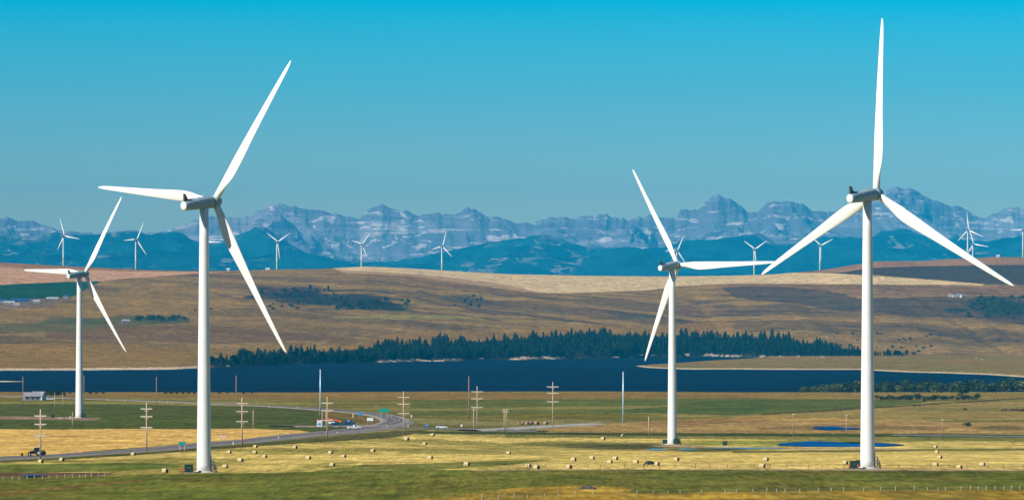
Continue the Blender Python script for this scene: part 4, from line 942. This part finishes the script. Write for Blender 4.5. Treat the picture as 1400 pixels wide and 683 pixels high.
# ------------------------------------------------------------------ buildings
wallw = mat('white_wall', (.6, .6, .58), .8, noise=.1, nscale=.5); roofg = mat('grey_roof', (.28, .27, .28), .7, noise=.15, nscale=.5); roofb = mat('blue_roof', (.03, .10, .25), .6, noise=.1, nscale=.5); wallb = mat('brown_wall', (.22, .15, .12), .9, noise=.2, nscale=.5); glass = mat('window_glass', (.02, .03, .04), .15)
wallf = mat('faded_wall', (.34, .33, .33), .9, noise=.2, nscale=.4); rooff = mat('faded_roof', (.40, .40, .42), .8, noise=.15, nscale=.4)
def house(p, L_, W_, h_, rh, wm, rm, label, rz=0.0, group=None, name='house', chim=False, nwin=3):
    t = thing(name, label, 'house' if name == 'house' else 'barn', p, R(rz), group)
    bm = bmesh.new(); box(bm, (0, 0, h_ / 2 - .3), (L_, W_, h_ + .6))
    for sx in (-L_ / 2, L_ / 2):
        vs_ = [bm.verts.new((sx, -W_ / 2, h_)), bm.verts.new((sx, W_ / 2, h_)), bm.verts.new((sx, 0, h_ + rh))]; bm.faces.new(vs_)
    obj('wall', bm, wm, t)
    bm = bmesh.new()
    for s_ in (-1, 1):
        pr_ = [(s_ * (W_ / 2 + .5), h_ - .25), (0, h_ + rh + .05), (0, h_ + rh + .3), (s_ * (W_ / 2 + .5), h_)]
        a = [bm.verts.new((-L_ / 2 - .5, y, z)) for y, z in pr_]; b_ = [bm.verts.new((L_ / 2 + .5, y, z)) for y, z in pr_]
        bm.faces.new(a); bm.faces.new(b_[::-1])
        for k in range(4): bm.faces.new((a[k], b_[k], b_[(k + 1) % 4], a[(k + 1) % 4]))
    bmesh.ops.recalc_face_normals(bm, faces=bm.faces); rf = obj('roof', bm, rm, t)
    if chim: bm = bmesh.new(); box(bm, (L_ * .2, .3, h_ + rh + .3), (.9, .9, 1.6)); obj('chimney', bm, wallb, rf)
    for k in range(nwin):
        bm = bmesh.new(); box(bm, (-L_ / 2 + L_ * (k + .5) / nwin, -W_ / 2 - .03, h_ * .55), (L_ / nwin * .4, .1, h_ * .4)); obj('window', bm, glass, t)
    bm = bmesh.new(); box(bm, (L_ * .02 + L_ / nwin * .45, -W_ / 2 - .04, h_ * .35), (1.1, .1, h_ * .7)); obj('door', bm, wallb, t)
    return t
p = at(43.5, 547); house(p, 13, 8, 3.4, 3.0, roofg, roofg, 'grey white lakeside house at far left before dark shrubs', 15, chim=True).scale = (.85,) * 3
p = at(53, 546.5); house(p, 8, 7, 3.0, 2.6, wallw, roofg, 'lower dark roofed wing standing right of the lakeside house', -20)
house(at_far(172, 441.5), 13, 8, 3.6, 2.6, wallb, roofg, 'lone barn with pale roof on the hillside beside bushes', 10, name='barn', nwin=2)
for px, py, L_, W_, h_, wm, rm, lab in ((2, 413.5, 22, 14, 6, wallw, roofb, 'blue roofed shed at the left edge of the far farmyard'), (13, 415, 26, 10, 4, wallw, wallw, 'long white shed second from the left in the far farmyard'), (28, 412, 44, 12, 5, roofb, roofb, 'long dark blue barn in the far farmyard'), (23, 418, 12, 8, 4, wallw, wallw, 'small white shed in front in the far farmyard'), (50, 413.5, 16, 9, 4, wallw, wallw, 'white shed at the middle of the far farmyard'), (90, 407, 12, 9, 5, wallw, roofb, 'blue roofed shed at the right end of the far farmyard'), (72, 409, 30, 8, 3, roofg, wallw, 'long low pale shed in the right part of the far farmyard')):
    house(at_far(px, py), L_ * .75, W_, h_ * .7, 2.0, wallf if wm is wallw else wm, rooff if rm is wallw else rm, lab, random.uniform(-10, 10), 'sheds of the far farmyard', 'barn', nwin=2)
for i, (px, lab) in enumerate(((1299, 'leftmost'), (1305, 'second'), (1311, 'third'), (1316.5, 'rightmost'))):
    house(at_far(px, 405 + (i % 2) * .8), 8 + i, 6, 3, 2, wallw, roofg, lab + ' of four tiny pale houses on the right hillside', 10 * i, 'tiny houses on the right hillside', nwin=1)
house(at_d(1364.5, 14150), 7, 6, 4, 2, wallw, wallw, 'tiny white hut on the crest of the right ridge', 0, nwin=1)
house(at_d(366, 14150), 9, 6, 3, 2, wallw, wallw, 'tiny white shed on the crest left of a distant turbine', 0, nwin=1)
house(at_d(312, 14150), 7, 6, 4, 2.4, wallw, wallw, 'tiny white hut on the crest right of the big left tower', 0, nwin=1)
# ------------------------------------------------------------------ vehicles
rubber = mat('tyre_rubber', (.02, .02, .02), .8); truckblue = mat('truck_blue', (.01, .05, .12), .3, spec=.6, noise=.1, nscale=1); orange = mat('orange_paint', (.75, .13, .03), .5, noise=.1, nscale=1); carw = mat('car_white', (.75, .75, .75), .3, spec=.6); yellow = mat('tractor_yellow', (.75, .45, .01), .4); darkm = mat('dark_body', (.02, .025, .03), .4, noise=.1, nscale=1)
def wheel(t, x, y, r, wd=.3, name='wheel'):
    bm = bmesh.new(); lathe(bm, [(r * .6, -wd / 2), (r * .95, -wd / 2), (r, -wd * .35), (r, wd * .35), (r * .95, wd / 2), (r * .6, wd / 2)], 20); bmesh.ops.rotate(bm, verts=bm.verts, matrix=Matrix.Rotation(R(90), 3, 'X')); wo = obj(name, bm, rubber, t, (x, y, r))
    bm = bmesh.new(); lathe(bm, [(.1, -wd * .55), (r * .55, -wd * .52), (r * .62, -wd * .35), (r * .62, wd * .35), (r * .55, wd * .52), (.1, wd * .55)], 16); bmesh.ops.rotate(bm, verts=bm.verts, matrix=Matrix.Rotation(R(90), 3, 'X')); obj('rim', bm, steel, wo)
def side_prism(prof_, y0, y1):
    bm = bmesh.new(); a = [bm.verts.new((x, y0, z)) for x, z in prof_]; b_ = [bm.verts.new((x, y1, z)) for x, z in prof_]; bm.faces.new(a); bm.faces.new(b_[::-1])
    for k in range(len(prof_)): bm.faces.new((a[k], b_[k], b_[(k + 1) % len(prof_)], a[(k + 1) % len(prof_)]))
    bmesh.ops.recalc_face_normals(bm, faces=bm.faces); bmesh.ops.bevel(bm, geom=list(bm.edges), offset=.05, segments=2, affect='EDGES'); return bm
def car(p, m, label, rz=0, s=1.0):
    t = thing('parked_car', label, 'car', p, R(rz)); t.scale = (s,) * 3
    obj('body', side_prism([(-2.2, .35), (-2.25, .8), (-1.9, 1.0), (-1.3, 1.05), (1.0, 1.0), (2.0, .85), (2.25, .6), (2.2, .35)], -.88, .88), m, t)
    obj('cabin', side_prism([(-1.7, 1.0), (-1.3, 1.5), (.3, 1.52), (1.05, 1.0)], -.75, .75), glass, t); bm = bmesh.new(); box(bm, (-.5, 0, 1.54), (1.7, 1.4, .06), .02); obj('roof', bm, m, t)
    for x in (-1.4, 1.4):
        for y in (-.8, .8): wheel(t, x, y, .34, .24)
    return t
car(at(69, 546.5), carw, 'white vehicle parked right of the lakeside house', 10, 1.25)
p = at(604, 586.8); p.z += .4; car(p, carw, 'white car on the side road right of the bend', 5, 1.1)
p = at(484, 586.5); p.z += .35; 
# blue crane truck
p = at(461, 584.3); p.z += .36; t = thing('crane_truck', 'dark blue truck with an orange boom on its bed, parked by the road bend', 'truck', p, R(4))
obj('cab', side_prism([(3.0, .7), (3.0, 2.0), (3.4, 2.2), (3.8, 3.1), (5.3, 3.15), (5.9, 2.1), (7.4, 1.9), (7.6, 1.5), (7.5, .7)], -1.2, 1.2), truckblue, t)
bm = bmesh.new(); box(bm, (4.7, -1.22, 2.6), (.9, .05, .6)); obj('side_window', bm, mat('pale_glass', (.35, .5, .6), .1), t)
bm = bmesh.new(); box(bm, (-.6, 0, 1.0), (7.6, 2.2, .35), .05); box(bm, (-.2, 0, 1.5), (4.8, 2.3, .7), .08); obj('bed', bm, truckblue, t)
bm = bmesh.new(); box(bm, (-2.3, 0, 1.75), (2.6, 1.8, .9), .1); obj('tank', bm, carw, t)
bm = bmesh.new(); box(bm, (-1.0, 0, 3.0), (6.0, .55, .6), .05, rot=Matrix.Rotation(R(12), 3, 'Y')); box(bm, (1.2, 0, 2.2), (.7, .7, 1.2), .05); obj('boom', bm, orange, t)
for x in (-3.3, -2.1, 1.4, 6.3):
    for y in (-1.0, 1.0): wheel(t, x, y, .55, .35)
# white pickup on the highway below
p = at(484, 587.6); p.z += .36; t = thing('pickup_truck', 'small white vehicle driving on the highway below the white square sign', 'pickup', p, R(14))
obj('body', side_prism([(-2.6, .5), (-2.6, 1.2), (-.2, 1.2), (-.1, 1.9), (1.2, 1.9), (1.7, 1.25), (2.7, 1.1), (2.7, .5)], -.95, .95), carw, t)
bm = bmesh.new(); box(bm, (.5, -.97, 1.58), (1.1, .04, .45)); obj('window', bm, glass, t)
for x in (-1.7, 1.8):
    for y in (-.85, .85): wheel(t, x, y, .4, .26)
# tractor on the highway at left
p = at(50, 624.8); p.z += .36; t = thing('tractor', 'dark tractor with a yellow loader in front, driving along the highway at left', 'tractor', p, R(8)); t.scale = (.82,) * 3
obj('engine_hood', side_prism([(-3.0, .9), (-3.0, 1.7), (-1.0, 1.95), (-1.0, .9)], -.5, .5), darkm, t); obj('cab', side_prism([(-1.0, .9), (-1.0, 2.1), (-.7, 3.1), (1.3, 3.1), (1.5, 1.8), (1.7, .9)], -.85, .85), darkm, t)
bm = bmesh.new(); box(bm, (.35, 0, 3.17), (2.3, 1.9, .14), .03); obj('cab_roof', bm, carw, t)
bm = bmesh.new(); box(bm, (-.98, -.2, 2.5), (.1, .9, .6)); obj('windscreen', bm, mat('glare_glass', (.5, .55, .55), .2), t)
for y in (-.95, .95): wheel(t, .9, y, 1.0, .6); wheel(t, -2.4, y, .65, .4)
bm = bmesh.new(); box(bm, (-4.1, 0, 1.1), (.9, 2.3, 1.3), .08); tube(bm, (-3.8, -.7, 1.2), (-1.6, -.7, 1.9), .1, n=6); tube(bm, (-3.8, .7, 1.2), (-1.6, .7, 1.9), .1, n=6); obj('loader', bm, yellow, t)
bm = bmesh.new(); box(bm, (-5.0, 0, .7), (.6, 2.2, 1.1), .1); obj('bucket', bm, darkm, t)
bm = bmesh.new(); lathe(bm, [(.1, -.9), (.75, -.9), (.9, -.7), (.9, .7), (.75, .9), (.1, .9)], 22); bmesh.ops.rotate(bm, verts=bm.verts, matrix=Matrix.Rotation(R(90), 3, 'X')); bmesh.ops.translate(bm, verts=bm.verts, vec=(2.4, 0, 1.2)); obj('rear_implement', bm, darkm, t)

# ------------------------------------------------------------------ cattle
hide_b = mat('black_hide', (.012, .012, .014), .7); hide_r = mat('red_brown_hide', (.09, .03, .02), .8, noise=.2, nscale=1); hide_w = mat('pale_hide', (.5, .42, .34), .8, noise=.1, nscale=1)
def cow_mesh(m, graze):
    V = [(0, 0, 1.15), (.55, 0, 1.18), (-.55, 0, 1.12), (-.95, 0, 1.15), (.95, 0, 1.28), (1.35, 0, 1.35 if not graze else .95), (1.65, 0, 1.4 if not graze else .5), (1.95, 0, 1.28 if not graze else .22),
         (.62, .2, .95), (.66, .22, .55), (.64, .22, .05), (.62, -.2, .95), (.70, -.22, .55), (.72, -.22, .05), (-.75, .2, .95), (-.72, .22, .6), (-.86, .22, .45), (-.8, .22, .05), (-.75, -.2, .95), (-.62, -.22, .6), (-.78, -.22, .45), (-.72, -.22, .05), (-1.05, 0, 1.25), (-1.12, 0, .65)]
    E = [(0, 1), (0, 2), (2, 3), (1, 4), (4, 5), (5, 6), (6, 7), (1, 8), (8, 9), (9, 10), (1, 11), (11, 12), (12, 13), (2, 14), (14, 15), (15, 16), (16, 17), (2, 18), (18, 19), (19, 20), (20, 21), (3, 22), (22, 23)]
    rad = [.50, .48, .48, .38, .36, .24, .20, .13, .17, .1, .08, .17, .1, .08, .19, .12, .09, .08, .19, .12, .09, .08, .06, .04]
    me = bpy.data.meshes.new('cow_skin'); me.from_pydata(V, E, []); o = bpy.data.objects.new('cow_skin', me); col.objects.link(o)
    sk = o.modifiers.new('s', 'SKIN'); o.modifiers.new('ss', 'SUBSURF').levels = 1
    for i, r_ in enumerate(rad): me.skin_vertices[0].data[i].radius = (r_ * .85, r_)
    me.skin_vertices[0].data[0].use_root = True
    dg = bpy.context.evaluated_depsgraph_get(); m2 = bpy.data.meshes.new_from_object(o.evaluated_get(dg)); bpy.data.objects.remove(o); bpy.data.meshes.remove(me)
    bm = bmesh.new(); bm.from_mesh(m2); hx, hz = (1.6, 1.52) if not graze else (1.6, .66)
    for s_ in (-1, 1):       # ears and horn stubs
        tube(bm, (hx, s_ * .12, hz), (hx - .05, s_ * .34, hz + .02), .06, .02, 6)
    bm.to_mesh(m2); bm.free(); m2.materials.clear(); m2.materials.append(m); m2.name = 'cow'; return m2
cb, crd, cw = cow_mesh(hide_b, True), cow_mesh(hide_r, True), cow_mesh(hide_w, False)
def cow(px, py, me, label, rz, group=None, farside=False, s=1.0):
    p = at_far(px, py) if farside else at(px, py); o = link_mesh('cow', me, None, p); o.rotation_euler = (0, 0, R(rz)); o.scale = (s,) * 3; tag(o, label, 'cow', group)
cow(889, 637.8, cb, 'black cow grazing beside a round bale behind the middle fence', 170, s=.95)
for i, (x_, y_) in enumerate([(1371, 562.4), (1376, 561.8), (1380, 562.8), (1384, 561.6), (1388, 562.6), (1391, 561.8), (1395, 562.8), (1399, 562)]): cow(x_, y_, crd, 'dark red cow in the herd on the tan field at the right edge', rnd.uniform(0, 360), 'herd at the right edge of the plain')
for x_, lab in ((1250.5, 'left'), (1253.5, 'middle'), (1257, 'right')): cow(x_, 555.7, crd, lab + ' one of three dark cows far right of the tallest turbine', rnd.uniform(0, 360), 'three dark cows')
cow(1318.5, 561, crd, 'single dark cow below the round tree', 30)
for x_, y_, me, lab in ((1294, 485.8, crd, 'leftmost dark cow'), (1315, 487.2, crd, 'second dark cow'), (1326.5, 485.8, crd, 'third dark cow'), (1335, 490, cw, 'left pale cow'), (1342, 492, cw, 'right pale cow'), (1384.5, 483.5, crd, 'rightmost dark cow')): cow(x_, y_, me, lab + ' on the peninsula pasture across the lake', rnd.uniform(0, 360), 'cattle on the peninsula', True, 1.2)
# ------------------------------------------------------------------ stones, spoil heaps
stone = mat('dark_stone', (.07, .065, .06), .95, noise=.4, nscale=1.5, bump=.5); earth = mat('bare_earth', (.30, .22, .17), 1, noise=.25, nscale=.4)
def heap(px, py, wpx, hpx, m, label, cat, name, farside=False, n_=7, seed=1):
    p = at_far(px, py) if farside else at(px, py); k = p.y / F; rr = random.Random(seed); bm = bmesh.new()
    for i in range(n_):
        g = bmesh.ops.create_icosphere(bm, subdivisions=2, radius=1); cx_ = rr.uniform(-.36, .36) * wpx * k; sx = rr.uniform(.14, .26) * wpx * k; sz = rr.uniform(.45, 1.0) * hpx * k * (1 - abs(cx_) / (wpx * k) * .9)
        for v in g['verts']: j = 1 + rr.uniform(-.12, .12); v.co = Vector((cx_ + v.co.x * sx * j, rr.uniform(-.02, .02) + v.co.y * sx * j, v.co.z * sz * j))
    return tag(obj(name, bm, m, None, p), label, cat)
heap(803, 668, 24, 7.5, stone, 'dark heap of stones in the foreground grass below centre', 'rock pile', 'rock_pile', seed=3, n_=9)
heap(95, 571.8, 16, 4.5, earth, 'mound of bare earth just left of the far left turbine foot', 'earth mound', 'earth_mound', seed=4); heap(83, 572, 12, 3, earth, 'lower mound of bare earth left of the higher one', 'earth mound', 'earth_mound', seed=5)
sand = mat('sandstone', (.24, .19, .14), .95, noise=.3, nscale=.2)
for i, (px, w_, h_) in enumerate(((483, 22, 5), (655, 16, 6), (606, 6, 2), (720, 26, 3), (840, 14, 2), (882, 22, 7), (893, 12, 5), (940, 14, 7), (970, 18, 8), (1005, 22, 6), (1040, 18, 7), (1068, 10, 6), (1092, 8, 6), (1124, 14, 4), (305, 6, 3), (312, 6, 3), (270, 7, 3))):
    ref = {483: 'shore below the gap in the wood', 655: 'shore in the middle of the wood', 606: 'shore between two bigger outcrops', 720: 'shore left under the tallest trees', 840: 'shore under the tallest trees', 882: 'shore just left of the middle turbine blade', 893: 'shore by the lower blade tip of the middle turbine', 940: 'shore just right of the middle turbine', 970: 'bank behind the peninsula tip', 1005: 'bank above the peninsula, second from its tip', 1040: 'bank above the peninsula, third from its tip', 1068: 'bank above the peninsula, fourth from its tip', 1092: 'bank above the peninsula, fifth from its tip', 1124: 'bank above the peninsula, furthest right', 305: 'shore right beside the big left tower', 312: 'shore second right of the big left tower', 270: 'shore left of the big left tower'}[px]
    heap(px, float(shore_far(px)) - (1.0 if px < 1010 else .6), w_, h_ * .6, sand, 'pale sandy outcrop on the far ' + ref, 'outcrop', 'sandy_outcrop', True, 6, 20 + i)
